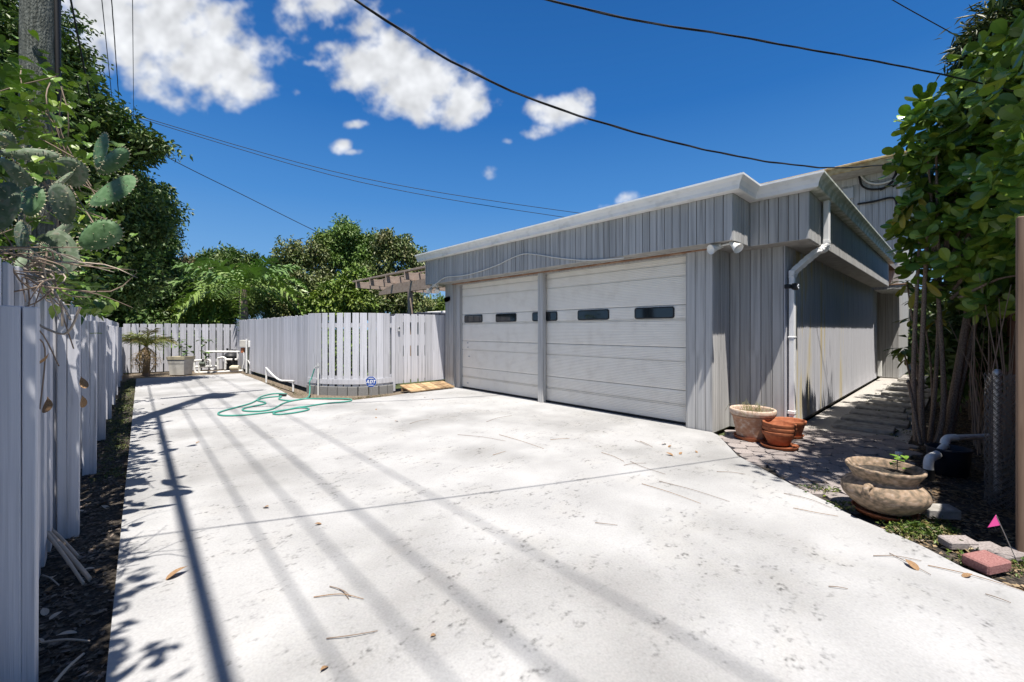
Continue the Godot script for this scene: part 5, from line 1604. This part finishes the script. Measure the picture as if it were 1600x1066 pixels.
func wire_mesh(pts: Array, r: float) -> ArrayMesh:
	var b := MB.new()
	b.tube(pts, r, 6, false)
	return b.done()

func lamp_head(parent: Node3D, p: Vector3, aim: Vector3) -> void:
	var d := aim.normalized()
	var side := d.cross(Vector3.UP).normalized()
	var t := Transform3D(Basis(side, d, side.cross(d)), p)
	var b := MB.new()
	b.lathe(t, [[0.0, -0.075], [0.025, -0.075], [0.03, -0.02], [0.045, 0.02], [0.062, 0.07], [0.06, 0.075], [0.052, 0.06], [0.0, 0.05]], 18)
	put("lamp_head", b.done(), M.white_plastic, parent)

func build_garage_fittings() -> void:
	var f := thing("floodlight", "twin headed white floodlight under the fascia corner above the right pillar", "floodlight")
	var c := on_x(1122, 385, -0.13)
	bx("mount", f, M.white_plastic, c + Vector3(-0.05, -0.02, -0.05), c + Vector3(0.05, SOF - c.y - 0.001, 0.05), 0.006)
	lamp_head(f, on_x(1148, 384, -0.2), Vector3(-0.35, -0.75, 0.85))
	lamp_head(f, on_x(1118, 388, -0.2), Vector3(-0.9, -0.3, -0.5))
	pipe("arm", f, M.white_plastic, [c, on_x(1143, 380, -0.19)], 0.012)
	f = thing("floodlight", "twin headed white floodlight at the far end of the fascia above the gate", "floodlight")
	c = on_x(680, 447, -0.2)
	bx("mount", f, M.white_plastic, c + Vector3(-0.05, -0.02, -0.06), c + Vector3(0.05, 0.05, 0.06), 0.006)
	lamp_head(f, on_x(672, 453, -0.25), Vector3(-0.8, -0.5, 0.2))
	lamp_head(f, on_x(683, 453, -0.2), Vector3(-0.5, -0.6, 0.6))
	var cam := thing("security_camera", "small black dome camera on the left garage pillar", "camera")
	c = on_x(701, 467, -0.01)
	bx("base", cam, M.black, c + Vector3(-0.02, -0.05, -0.05), c + Vector3(0.009, 0.05, 0.05), 0.01)
	var b := MB.new()
	b.lathe(Transform3D(Basis(Vector3(0, 0, 1), Vector3(-0.86, -0.3, 0.4).normalized(), Vector3.UP).orthonormalized(), c), [[0.0, -0.03], [0.05, -0.03], [0.055, 0.06], [0.05, 0.1], [0.0, 0.11]], 16)
	put("housing", b.done(), M.black, cam)
	cam = thing("security_camera", "black solar style camera with white lenses clamped to the downspout", "camera")
	c = on_z(1242, 448, 0.79)
	bx("body", cam, M.black, c + Vector3(-0.045, -0.04, -0.03), c + Vector3(0.075, 0.04, 0.03), 0.015)
	bx("clamp", cam, M.black, c + Vector3(-0.11, -0.025, -0.085), c + Vector3(-0.046, 0.025, -0.02), 0.006)
	for e in [Vector2(-0.005, 0.0), Vector2(0.03, 0.018), Vector2(0.03, -0.018)]:
		var lb := MB.new()
		lb.lathe(Transform3D(Basis(Vector3.RIGHT, Vector3.BACK, Vector3.DOWN), c + Vector3(e.x, e.y, 0.0305)), [[0.0135, -0.004], [0.0135, 0.003], [0.01, 0.006], [0.0, 0.007]], 12)
		put("lens", lb.done(), M.lens, cam)
	var pts := []
	for p in [[672, 449], [684, 441], [697, 433], [720, 431], [740, 427], [775, 415], [800, 403], [820, 396.5], [840, 398], [865, 402], [900, 406], [930, 406.5], [975, 403]]:
		pts.append(on_x(p[0], p[1], FX - 0.012))
	var wc := put("white_cable", wire_mesh(smooth_path(pts, 5), 0.011), M.cable_white, null)
	tag(wc, "white cable stapled in a loop across the grey fascia above the garage door", "cable")
	# service head and slack cables on the upper wall
	var sh := thing("cable_weatherhead", "grey weatherhead with looped black cables on the upper storey wall", "weatherhead")
	var w := on_x(1405, 252, 9.7)
	var db := MB.new()
	db.lathe(Transform3D(Basis(Vector3(0, 0, 1), Vector3(-0.7, 0.35, 0.6).normalized(), Vector3.UP).orthonormalized(), w), [[0.0, -0.16], [0.1, -0.16], [0.15, -0.05], [0.16, 0.1], [0.1, 0.2], [0.0, 0.22]], 18)
	put("hood", db.done(), M.grey_metal, sh)
	pipe("mast", sh, M.grey_metal, [w, w + Vector3(0.12, -0.6, 0.0), w + Vector3(0.15, -2.4, 0.0)], 0.04)
	for e in [[[[1330, 262], [1342, 275], [1347, 290], [1362, 296], [1385, 292], [1398, 275], [1405, 256]], 0], [[[1338, 262], [1350, 280], [1365, 287], [1385, 285], [1402, 276], [1408, 258]], 1], [[[1402, 258], [1398, 278], [1388, 290], [1375, 297]], 0], [[[1411, 258], [1410, 272], [1404, 284], [1395, 292]], 0], [[[1340, 319], [1365, 315], [1395, 309], [1402, 322]], 0]]:
		var q := []
		for p in e[0]: q.append(on_x(p[0], p[1], 9.84))
		pipe("loop_cable", sh, M.wire if e[1] == 0 else M.cable_white, smooth_path(q, 5), 0.028, 6)

func build_pots() -> void:
	var g := gp(1176, 686, -0.01)
	var p := thing("terracotta_pot", "large pale terracotta pot with wisps of grass at the pillar foot", "pot", g)
	var b := MB.new()
	b.lathe(Transform3D(), [[0.0, 0.03], [0.165, 0.03], [0.172, 0.04], [0.215, 0.26], [0.222, 0.275], [0.23, 0.28], [0.232, 0.292], [0.222, 0.298]], 40)
	put("body", b.done(), M.terra_old, p)
	b = MB.new()
	b.lathe(Transform3D(), [[0.222, 0.297], [0.243, 0.302], [0.25, 0.33], [0.25, 0.358], [0.24, 0.37], [0.226, 0.368], [0.218, 0.35], [0.21, 0.30]], 40)
	put("rim", b.done(), M.terra_rim, p)
	b = MB.new()
	b.lathe(Transform3D(), [[0.212, 0.315], [0.12, 0.325], [0.0, 0.322]], 24)
	put("soil", b.done(), M.dirt, p)
	b = MB.new()
	b.lathe(Transform3D(), [[0.0, 0.0], [0.19, 0.0], [0.205, 0.045], [0.195, 0.045], [0.185, 0.02], [0.0, 0.02]], 36)
	put("saucer", b.done(), M.terra_new, p)
	b = MB.new()
	for k in 60:
		var s := Vector3(rng.randfn() * 0.09, 0.32, rng.randfn() * 0.09)
		var e := s + Vector3(rng.randfn() * 0.06, rng.randf_range(0.05, 0.13), rng.randfn() * 0.06)
		b.tube([s, s.lerp(e, 0.5) + Vector3(0, 0.03, 0), e], [0.0022, 0.0018, 0.0006], 4)
	var go := put("grass", b.done(), tinted_leaf(Color(0.24, 0.24, 0.09)), p)
	go.set_meta("kind", "stuff")
	# stacked red bowls
	g = gp(1217, 697, 0.0)
	var bowl := [[0.0, 0.0], [0.10, 0.0], [0.108, 0.01], [0.145, 0.10], [0.150, 0.11], [0.162, 0.115], [0.165, 0.15], [0.16, 0.155], [0.148, 0.153], [0.142, 0.14], [0.09, 0.02], [0.0, 0.018]]
	for k in 3:
		var q := put("terracotta_bowl", lathe_mesh(bowl, 36), M.terra_new, null, Transform3D(Basis.from_euler(Vector3(rng.randf_range(-0.03, 0.03), k, rng.randf_range(-0.03, 0.03))), g + Vector3(0, 0.022 + 0.044 * k, 0)))
		tag(q, ["bottom bowl of the nested stack of red terracotta bowls", "middle bowl of the nested stack of red terracotta bowls", "top bowl of the nested stack of red terracotta bowls"][k], "bowl", "nested terracotta bowls")
	var sc := put("terracotta_saucer", lathe_mesh([[0.0, 0.0], [0.17, 0.0], [0.19, 0.028], [0.18, 0.029], [0.165, 0.014], [0.0, 0.012]], 36), M.terra_new, null, Transform3D(Basis(), g + Vector3(-0.02, -0.002, 0.01)))
	tag(sc, "red terracotta saucer under the nested stack of bowls", "saucer")
	g = gp(1234, 682, 0.0)
	var bp := thing("terracotta_bowl", "single wide red terracotta planter bowl against the downspout", "bowl", g)
	put("body", lathe_mesh([[0.0, 0.02], [0.115, 0.02], [0.12, 0.03], [0.155, 0.15], [0.158, 0.16], [0.172, 0.165], [0.175, 0.2], [0.17, 0.206], [0.158, 0.204], [0.152, 0.19], [0.13, 0.12], [0.0, 0.11]], 36), M.terra_new, bp)
	put("saucer", lathe_mesh([[0.0, 0.0], [0.13, 0.0], [0.15, 0.03], [0.14, 0.03], [0.128, 0.012], [0.0, 0.012]], 36), M.terra_new, bp)
	# squat urn
	var u0 := EYE + ray(1382, 816) * 2.98
	g = Vector3(u0.x, 0.0, u0.z)
	var u := thing("urn", "squat brown clay urn with flared rim and lug handles by the drive", "urn", g, "", 0.4)
	var body := [[0.0, 0.035], [0.13, 0.035], [0.15, 0.045], [0.20, 0.085], [0.235, 0.125], [0.247, 0.16], [0.24, 0.195], [0.215, 0.225], [0.185, 0.243], [0.178, 0.252], [0.182, 0.265], [0.198, 0.29], [0.213, 0.312], [0.22, 0.325], [0.219, 0.338], [0.210, 0.343], [0.200, 0.336], [0.180, 0.31], [0.165, 0.27], [0.175, 0.22], [0.172, 0.19], [0.0, 0.18]]
	put("body", lathe_mesh(body, 48), M.urn, u)
	for s in 2:
		var an := 3.81 + s * PI
		var d := Vector3(cos(an), 0, sin(an))
		var hb := MB.new()
		hb.tube(smooth_path([d * 0.205 + Vector3(0, 0.228, 0), d * 0.255 + Vector3(0, 0.232, 0), d * 0.268 + Vector3(0, 0.20, 0), d * 0.24 + Vector3(0, 0.165, 0)], 5), _taper(0.022, 0.018, 16), 8)
		put("handle", hb.done(), M.urn, u)
	put("soil", lathe_mesh([[0.178, 0.288], [0.09, 0.292], [0.0, 0.288]], 24), M.soil, u)
	put("saucer", lathe_mesh([[0.0, 0.0], [0.165, 0.0], [0.185, 0.035], [0.175, 0.035], [0.16, 0.015], [0.0, 0.015]], 36), M.terra_new, u)
	var sprig := thing("seedling", "bright green seedling growing out of the squat clay urn", "plant", g + Vector3(0.10, 0.285, 0.06))
	for k in 9:
		put("leaf", heart(0.045), tinted_leaf(Color(0.14, 0.25, 0.03)), sprig, Transform3D(Basis(Vector3.UP, k * 2.2) * Basis(Vector3.RIGHT, rng.randf_range(-0.6, 0.2)), Vector3(rng.randfn() * 0.02, 0.03 + 0.012 * k, rng.randfn() * 0.02)))
	pipe("stem", sprig, M.twig, [Vector3.ZERO, Vector3(0.005, 0.07, 0), Vector3(0, 0.13, 0.005)], 0.003, 5)

func lathe_mesh(prof: Array, sides: int) -> ArrayMesh:
	var b := MB.new()
	b.lathe(Transform3D(), prof, sides)
	return b.done()

func build_right_clutter() -> void:
	# loose pavers and bricks
	for e in [[1541, 886, 0.17, 0.12, 0.06, -0.55, "red_brick", "dusty red paver brick at the edge of the drive"], [1497, 853, 0.16, 0.09, 0.05, -0.85, "paver2", "pinkish grey paver lying between weeds beside the drive"], [1538, 860, 0.17, 0.09, 0.035, -0.75, "paver0", "flat pinkish paver half in the shade behind the red brick"], [1575, 871, 0.17, 0.09, 0.04, -0.6, "paver1", "pale grey paver at the foot of the pink flag"], [1467, 806, 0.20, 0.11, 0.07, -0.95, "slab", "grey concrete block leaning by the clay urn"]]:
		var o := put("paver_brick", board(e[2], e[4], e[3], 0.008), M[e[6]], null, Transform3D(Basis.from_euler(Vector3(0.05, e[5], 0.04)), gp(e[0], e[1]) + Vector3(0, e[4] * 0.5 - 0.005, 0)))
		tag(o, e[7], "paver", "loose pavers beside the drive")
	var fl := thing("marker_flag", "small pink marker flag on a thin wire stake", "flag")
	var g := gp(1596, 884, -0.02)
	var dep := (g - EYE).dot(FWD)
	pipe("stake", fl, M.galv, [g - Vector3(0, 0.03, 0), at(1557, 806, dep)], 0.0022, 6)
	var b := MB.new()
	b.tri(at(1556.5, 804, dep), at(1543, 824.5, dep), at(1563, 821, dep))
	b.tri(at(1556.5, 804, dep), at(1549, 815, dep - 0.012), at(1543, 824.5, dep))
	put("pennant", b.done(), M.pink, fl)
	# white drain and vent pipes
	var pv := thing("pvc_pipe", "white plastic pipe with two elbows coming out of the bed", "pipe")
	var d := 4.05
	pipe("pipe", pv, M.pvc, [at(1545, 682, d + 0.15), at(1492, 684, d)], 0.028, 12)
	pipe("elbow", pv, M.pvc, smooth_path([at(1494, 684, d), at(1482, 685, d), at(1477, 690, d - 0.02), at(1476, 699, d - 0.06)], 5), 0.035, 12)
	pipe("pipe", pv, M.pvc, [at(1476, 697, d - 0.05), at(1462, 712, d - 0.25)], 0.03, 12)
	pipe("elbow", pv, M.pvc, smooth_path([at(1464, 711, d - 0.24), at(1454, 716, d - 0.3), at(1451, 724, d - 0.31), at(1451, 734, d - 0.31)], 5), 0.036, 12)
	pipe("socket", pv, M.black, [at(1451, 733, d - 0.31), Vector3(at(1451, 733, d - 0.31).x, -0.05, at(1451, 733, d - 0.31).z)], 0.04, 12)
	g = gp(1405, 724, -0.03)
	var cap := thing("vent_cap", "short white capped pipe standing behind the clay urn", "pipe", g)
	put("pipe", lathe_mesh([[0.026, 0.0], [0.026, 0.07]], 16), M.pvc, cap)
	put("cap", lathe_mesh([[0.026, 0.06], [0.032, 0.06], [0.032, 0.105], [0.026, 0.112], [0.0, 0.113]], 16), M.pvc, cap)
	g = gp(1467, 742, -0.02)
	var bk := put("bucket", lathe_mesh([[0.0, 0.0], [0.13, 0.0], [0.15, 0.22], [0.16, 0.225], [0.16, 0.24], [0.145, 0.24], [0.125, 0.02], [0.0, 0.02]], 28), mat(Color(0.012, 0.018, 0.03), 0.45), null, Transform3D(Basis(), g + Vector3(0.12, 0.0, 0.06)))
	tag(bk, "dark blue black plastic bucket behind the white pipe elbow", "bucket")
	# upright roll of chain link beside its steel post
	g = gp(1566, 792, -0.03)
	var roll := thing("chain_link_roll", "upright roll of rusty chain link mesh against the brown post", "wire mesh", g)
	var wb := MB.new()
	for layer in 2:
		var r := 0.088 - 0.022 * layer
		for s in [-1.0, 1.0]:
			for k in 10:
				var q := []
				for j in 57:
					var t := j / 56.0
					var an: float = TAU * (k / 10.0) + s * t * TAU * 1.9
					q.append(Vector3(cos(an) * r * (1.0 + 0.03 * sin(t * 40.0)), t * 1.0, sin(an) * r * (1.0 + 0.03 * sin(t * 40.0))))
				wb.tube(q, 0.0019, 4, false)
	put("wire_mesh", wb.done(), M.old_wire, roll)
	g = gp(1559, 770, -0.03)
	var sp := thing("steel_post", "short galvanised fence post standing behind the chain link roll", "post", g)
	pipe("tube", sp, M.galv, [Vector3.ZERO, Vector3(0, 0.98, 0)], 0.024, 12)
	put("cap", lathe_mesh([[0.028, 0.97], [0.028, 0.99], [0.015, 1.01], [0.0, 1.012]], 12), M.galv, sp)
	# palm stalk stubs by the left fence
	var ds := thing("dry_stalks", "broken dry palm stalks lying against a post of the left fence", "stalks")
	for e in [[66, 822, 122, 870, 0.011], [68, 832, 140, 905, 0.014], [72, 840, 130, 912, 0.010], [83, 812, 114, 812, 0.014], [66, 882, 92, 915, 0.004], [66, 988, 140, 1002, 0.005], [75, 1064, 130, 1022, 0.007]]:
		var a := gp(e[0], e[1] + 20) ; var c := gp(e[2], e[3])
		a.y = 0.10 if e[1] < 850 else 0.01
		c.y = 0.0
		pipe("stalk", ds, M.twig_pale, smooth_path([a, a.lerp(c, 0.5) + Vector3(0, 0.01, 0), c], 4), _taper(e[4], e[4] * 0.7, 9), 7)
	var st := thing("fallen_leaf_heap", "pale dead leaves lying in the dark soil strip by the left fence", "leaves")
	for k in 26:
		var z := rng.randf_range(-2.6, 1.2)
		put("dead_leaf", cache_paddle(k % 3), M.dry if k % 2 else M.twig_pale, st, Transform3D(Basis.from_euler(Vector3(rng.randf_range(-0.2, 0.2), rng.randf() * TAU, 0)), Vector3(fence_x(z) + rng.randf_range(-0.12, 0.14), -0.012, z)))

func cache_paddle(k: int) -> ArrayMesh:
	var key := "paddle%d" % k
	if not cache.has(key): cache[key] = paddle([0.065, 0.05, 0.075][k], [0.032, 0.028, 0.036][k], 0.25)
	return cache[key]

func octagon(parent: Node3D, called: String, r: float, z: float, m: Material, thick := 0.004) -> void:
	var b := MB.new()
	var pts := []
	for k in 8: pts.append(Vector3(cos(TAU * (k + 0.5) / 8.0) * r, sin(TAU * (k + 0.5) / 8.0) * r, z))
	for k in 8:
		b.tri(Vector3(0, 0, z), pts[k], pts[(k + 1) % 8])
		b.quad(pts[k], (pts[k] as Vector3) - Vector3(0, 0, thick), (pts[(k + 1) % 8] as Vector3) - Vector3(0, 0, thick), pts[(k + 1) % 8])
	put(called, b.done(), m, parent)

func text_part(parent: Node3D, words: String, size: float, where: Vector3, m: Material, slant := 0.0) -> void:
	var t := TextMesh.new()
	var f := SystemFont.new()
	f.font_names = PackedStringArray(["Droid Sans"])
	f.font_weight = 700
	t.font = f
	t.text = words
	t.font_size = 32
	t.pixel_size = size / 32.0
	t.depth = 0.002
	put("lettering", t, m, parent, Transform3D(Basis(Vector3.RIGHT, Vector3(slant, 1, 0), Vector3.BACK), where))

func build_back_yard() -> void:
	# alarm company sign
	var g := gp(580, 619)
	var s := thing("yard_sign", "blue octagonal alarm sign on a stake before the curving fence", "sign", g)
	s.basis = Basis(RGT, Vector3.UP, -FWD)
	var up := (619.0 - 596.5) / FPX * (g - EYE).dot(FWD)
	var face := Node3D.new()
	face.name = "sign_face"
	s.add_child(face)
	face.position = Vector3(0, up, 0.012)
	octagon(face, "rim", 0.116, 0.0, M.sign_white)
	octagon(face, "panel", 0.111, 0.0015, M.sign_blue, 0.001)
	text_part(face, "ADT", 0.095, Vector3(0, 0, 0.003), M.sign_white, 0.22)
	for y in [0.068, -0.068]:
		bx("text_bar", face, M.sign_white, Vector3(-0.05, y - 0.006, 0.002), Vector3(0.05, y + 0.006, 0.004), 0.0)
	pipe("stake", s, M.galv, [Vector3(0, -0.1, 0), Vector3(0, up + 0.13, 0)], 0.006, 6)
	# hose bib and hose
	g = gp(497, 615.5)
	var hb := thing("hose_bib", "white standpipe with a brass tap before the curving fence", "tap", g)
	var hdep := (g - EYE).dot(FWD)
	var ht := at(496, 573, hdep).y
	pipe("riser", hb, M.pvc, [Vector3(0, -0.1, 0), Vector3(0, ht, 0)], 0.015, 8)
	put("valve", board(0.05, 0.06, 0.05, 0.012), M.grey_metal, hb, Transform3D(Basis(), Vector3(0, ht + 0.02, 0)))
	pipe("spout", hb, M.grey_metal, [Vector3(0, ht + 0.01, 0), -RGT * 0.06 + Vector3(0, ht, 0), -RGT * 0.075 + Vector3(0, ht - 0.04, 0)], 0.012, 8)
	pipe("handle", hb, M.grey_metal, [Vector3(0, ht + 0.05, 0), Vector3(0, ht + 0.07, 0)], 0.025, 8)
	var hose := thing("garden_hose", "green garden hose lying in loose loops on the drive", "hose")
	var zx := func(p): return gp(330.0 + p[0] * 0.14375, 570.0 + p[1] * 0.14375) + Vector3(0, 0.0135, 0)
	var pts := [g - RGT * 0.075 + Vector3(0, ht - 0.04, 0), g - RGT * 0.13 + Vector3(0, ht - 0.22, 0), g - RGT * 0.15 + Vector3(0, ht * 0.45, 0) - FWD * 0.05, g - RGT * 0.13 + Vector3(0, 0.12, 0) - FWD * 0.08]
	for p in [[1060, 352], [1000, 380], [870, 403], [780, 430], [720, 463], [640, 498], [500, 515], [370, 512], [338, 497], [370, 478], [480, 455], [585, 432], [575, 415], [505, 398], [545, 375], [640, 360], [760, 350]]:
		pts.append(zx.call(p))
	pipe("hose_length", hose, M.hose, smooth_path(pts, 7), 0.0125, 8)
	pts = []
	for p in [[820, 326], [720, 320], [640, 328], [540, 355], [490, 395], [420, 430], [300, 465], [150, 505], [82, 530], [82, 552], [150, 563], [330, 558], [600, 530], [800, 502], [930, 480], [1010, 477], [1060, 487], [1035, 505], [900, 532], [740, 549], [675, 543], [700, 525], [820, 500], [940, 473], [1050, 460], [1240, 430], [1480, 408], [1525, 392], [1480, 379], [1260, 376], [1020, 379], [880, 398], [780, 392], [735, 378], [765, 352]]:
		pts.append(zx.call(p))
	pipe("hose_length", hose, M.hose, smooth_path(pts, 7), 0.0125, 8)
	var nz: Vector3 = zx.call([772, 345])
	pipe("nozzle", hose, M.black, [nz + Vector3(-0.05, 0.01, -0.03), nz + Vector3(0.06, 0.012, 0.04)], 0.026, 8)
	# white pipe on the fence foot
	var wp := thing("pvc_pipe", "bent white plastic pipe standing along the foot of the fence", "pipe")
	var wa := gp(416, 598); var wb := gp(458, 612)
	pts = [wa, Vector3(wa.x, 0.33, wa.z), Vector3(wa.x, 0.35, wa.z + 0.04)]
	pts.append_array([wa.lerp(wb, 0.3) + Vector3(0, 0.22, 0), wa.lerp(wb, 0.55) + Vector3(0, 0.16, 0), wa.lerp(wb, 0.8) + Vector3(0, 0.19, 0), Vector3(wb.x, 0.22, wb.z), Vector3(wb.x, 0.18, wb.z), wb])
	pipe("pipe", wp, M.pvc, smooth_path(pts, 4), 0.02, 8)
	# planter tub
	g = gp(272, 586.5)
	var c := Vector3(g.x, 0.0, g.z) + FWD * 0.25
	var dep := (c - EYE).dot(FWD)
	var k := dep / FPX
	var tub := thing("planter_tub", "tapered pale concrete tub planter near the back fence", "planter", c)
	tub.basis = Basis(RGT, Vector3.UP, -FWD)
	var h := 28.0 * k
	var mb := MB.new()
	for e in [[[17.5, 0.0], [19.5, h * 0.62], 0.22]]:
		var r0: float = e[0][0] * k; var r1: float = e[1][0] * k
		frustum_box(mb, 0.0, r0 * 0.62, 0.16, h * 0.62, r1 * 0.62, 0.18)
	put("body", mb.done(), M.planter, tub)
	mb = MB.new()
	frustum_box(mb, h * 0.62, 12.4 * k, 0.185, h * 0.84, 13.3 * k, 0.195)
	put("band", mb.done(), M.planter, tub)
	mb = MB.new()
	frustum_box(mb, h * 0.84, 13.7 * k, 0.205, h, 14.0 * k, 0.21)
	put("rim", mb.done(), M.planter_rim, tub)
	var pp := thing("potted_plant", "two leafy green seedlings growing above the planter tub", "plant", c)
	pp.basis = Basis(RGT, Vector3.UP, -FWD)
	for e in [[-2.0, 48.0, 0.17], [22.0, 52.0, 0.14], [5.0, 36.0, 0.14], [24.0, 30.0, 0.16]]:
		var q := Vector3(e[0] * k, e[1] * k, -0.05 if e[0] < 10 else -0.4)
		pipe("stem", pp, M.twig, [Vector3(q.x, 0.3, q.z), q], 0.008, 5)
		for j in 16:
			put("leaf", cache_heart(), tinted_leaf([Color(0.06, 0.12, 0.03), Color(0.09, 0.17, 0.03)][j % 2]), pp, Transform3D(Basis(Vector3.UP, j * 2.4) * Basis(Vector3.RIGHT, rng.randf_range(-0.3, 0.8)), q + Vector3(rng.randfn(), rng.randfn(), rng.randfn()) * float(e[2]) * 0.5))
	# pool pump and filter
	var D := 13.2
	var pq := func(x, y): return at(300.0 + x * 0.075, 530.0 + y * 0.075, D)
	var pump := thing("pool_pump", "pool pump and black filter with white plastic pipework at the back fence", "pool pump")
	var r := 0.032
	for e in [[[75, 705], [58, 640], [45, 470], [60, 452], [170, 442], [235, 445]], [[275, 535], [275, 285], [292, 264], [930, 264], [952, 285], [952, 395], [925, 425], [715, 425]], [[540, 630], [540, 410], [555, 396], [690, 396], [690, 630]], [[80, 577], [520, 565]], [[85, 700], [560, 684], [1060, 655]], [[150, 480], [150, 690]], [[380, 545], [375, 460], [345, 430], [300, 440]], [[690, 500], [720, 500]], [[370, 600], [400, 632], [480, 634]]]:
		var q := []
		for p in e: q.append(pq.call(p[0], p[1]))
		pipe("pipe", pump, M.pvc, smooth_path(q, 3), r, 8)
	var fc: Vector3 = pq.call(680, 650)
	fc += FWD * 0.3
	fc.y = 0.0
	var fb := MB.new()
	fb.lathe(Transform3D(Basis(), fc), [[0.0, 0.0], [0.17, 0.0], [0.18, 0.1], [0.18, 0.40], [0.21, 0.42], [0.215, 0.47], [0.19, 0.50], [0.15, 0.56], [0.06, 0.59], [0.06, 0.68], [0.0, 0.69]], 20)
	put("filter_tank", fb.done(), M.pump_black, pump)
	pipe("valve_knob", pump, M.black, [fc + Vector3(-0.1, 0.6, 0), fc + Vector3(-0.1, 0.72, 0)], 0.03, 8)
	pipe("valve_knob", pump, M.black, [fc + Vector3(0.1, 0.56, 0), fc + Vector3(0.1, 0.67, 0)], 0.035, 8)
	pipe("tan_tank", pump, M.pump_tan, [pq.call(795, 600), pq.call(830, 600), pq.call(985, 600)], [0.05, 0.085, 0.08], 12)
	pipe("motor", pump, mat(Color(0.12, 0.14, 0.12), 0.5), [pq.call(175, 510), pq.call(290, 510)], 0.07, 12)
	pipe("strainer", pump, M.pump_black, [pq.call(235, 510), pq.call(235, 420)], [0.05, 0.045], 10)
	pipe("black_valve", pump, M.black, [pq.call(860, 425), pq.call(900, 425)], 0.055, 8)
	pipe("black_valve", pump, M.black, [pq.call(880, 425), pq.call(882, 520)], 0.02, 8)
	# electrical post
	var ep := gp(387, 582.5)
	var post := thing("electrical_post", "weathered grey post with electrical boxes and conduits by the pool pump", "electrical post", ep)
	post.basis = Basis(RGT, Vector3.UP, -FWD)
	var ek := (ep - EYE).dot(FWD) / FPX
	bx("post", post, M.pole, Vector3(-2.5 * ek, -0.1, -0.1), Vector3(8.5 * ek, 42 * ek, 0.02), 0.008)
	bx("box", post, M.planter, Vector3(-10.5 * ek, 40 * ek, -0.05), Vector3(-0.6 * ek, 51 * ek, 0.08), 0.01)
	bx("box", post, M.white_plastic, Vector3(4 * ek, 40 * ek, 0.022), Vector3(9.5 * ek, 50 * ek, 0.12), 0.01)
	bx("timer", post, M.copper, Vector3(-10 * ek, 31 * ek, -0.05), Vector3(-5.5 * ek, 39 * ek, 0.04), 0.01)
	pipe("conduit", post, M.pvc, [Vector3(0.0, 53 * ek, 0.06), Vector3(0, 0, 0.06)], 0.025, 8)
	pipe("conduit", post, M.pvc, smooth_path([Vector3(-5 * ek, 32 * ek, 0.04), Vector3(-4 * ek, 18 * ek, 0.06), Vector3(-7 * ek, 6 * ek, 0.06)], 4), 0.014, 8)
	pipe("conduit", post, M.pvc, smooth_path([Vector3(2 * ek, 20 * ek, 0.06), Vector3(6 * ek, 12 * ek, 0.07), Vector3(7 * ek, 2 * ek, 0.08)], 4), 0.014, 8)
	bx("junction_box", post, M.grey_metal, Vector3(6 * ek, -0.05, 0.03), Vector3(10.5 * ek, 6 * ek, 0.13), 0.008)
	# roof of a neighbour's shed seen over the gate
	var nb := thing("neighbour_roof", "low dark blue grey roof just visible over the gate", "roof")
	var a := at(640, 490, 15.5)
	bx("roof", nb, mat(Color(0.05, 0.055, 0.08), 0.8), Vector3(a.x - 0.2, a.y - 0.35, a.z - 2.0), Vector3(a.x + 3.0, a.y + 0.0, a.z + 1.4), 0.02)
	bx("ridge", nb, M.gutter, Vector3(a.x + 0.9, a.y + 0.001, a.z - 0.4), Vector3(a.x + 3.0, a.y + 0.1, a.z + 0.9), 0.02)
	bx("wall", nb, M.planter, Vector3(a.x, 0.0, a.z - 1.8), Vector3(a.x + 2.8, a.y - 0.36, a.z + 1.2), 0.0)

func cache_heart() -> ArrayMesh:
	if not cache.has("heart"): cache["heart"] = heart(0.1)
	return cache["heart"]

func frustum_box(b: MB, y0: float, w0: float, d0: float, y1: float, w1: float, d1: float) -> void:
	var lo := [Vector3(-w0, y0, -d0), Vector3(w0, y0, -d0), Vector3(w0, y0, d0), Vector3(-w0, y0, d0)]
	var hi := [Vector3(-w1, y1, -d1), Vector3(w1, y1, -d1), Vector3(w1, y1, d1), Vector3(-w1, y1, d1)]
	for k in 4:
		b.quad(lo[(k + 1) % 4], lo[k], hi[k], hi[(k + 1) % 4])
	b.quad(hi[3], hi[2], hi[1], hi[0])
	b.quad(lo[0], lo[1], lo[2], lo[3])
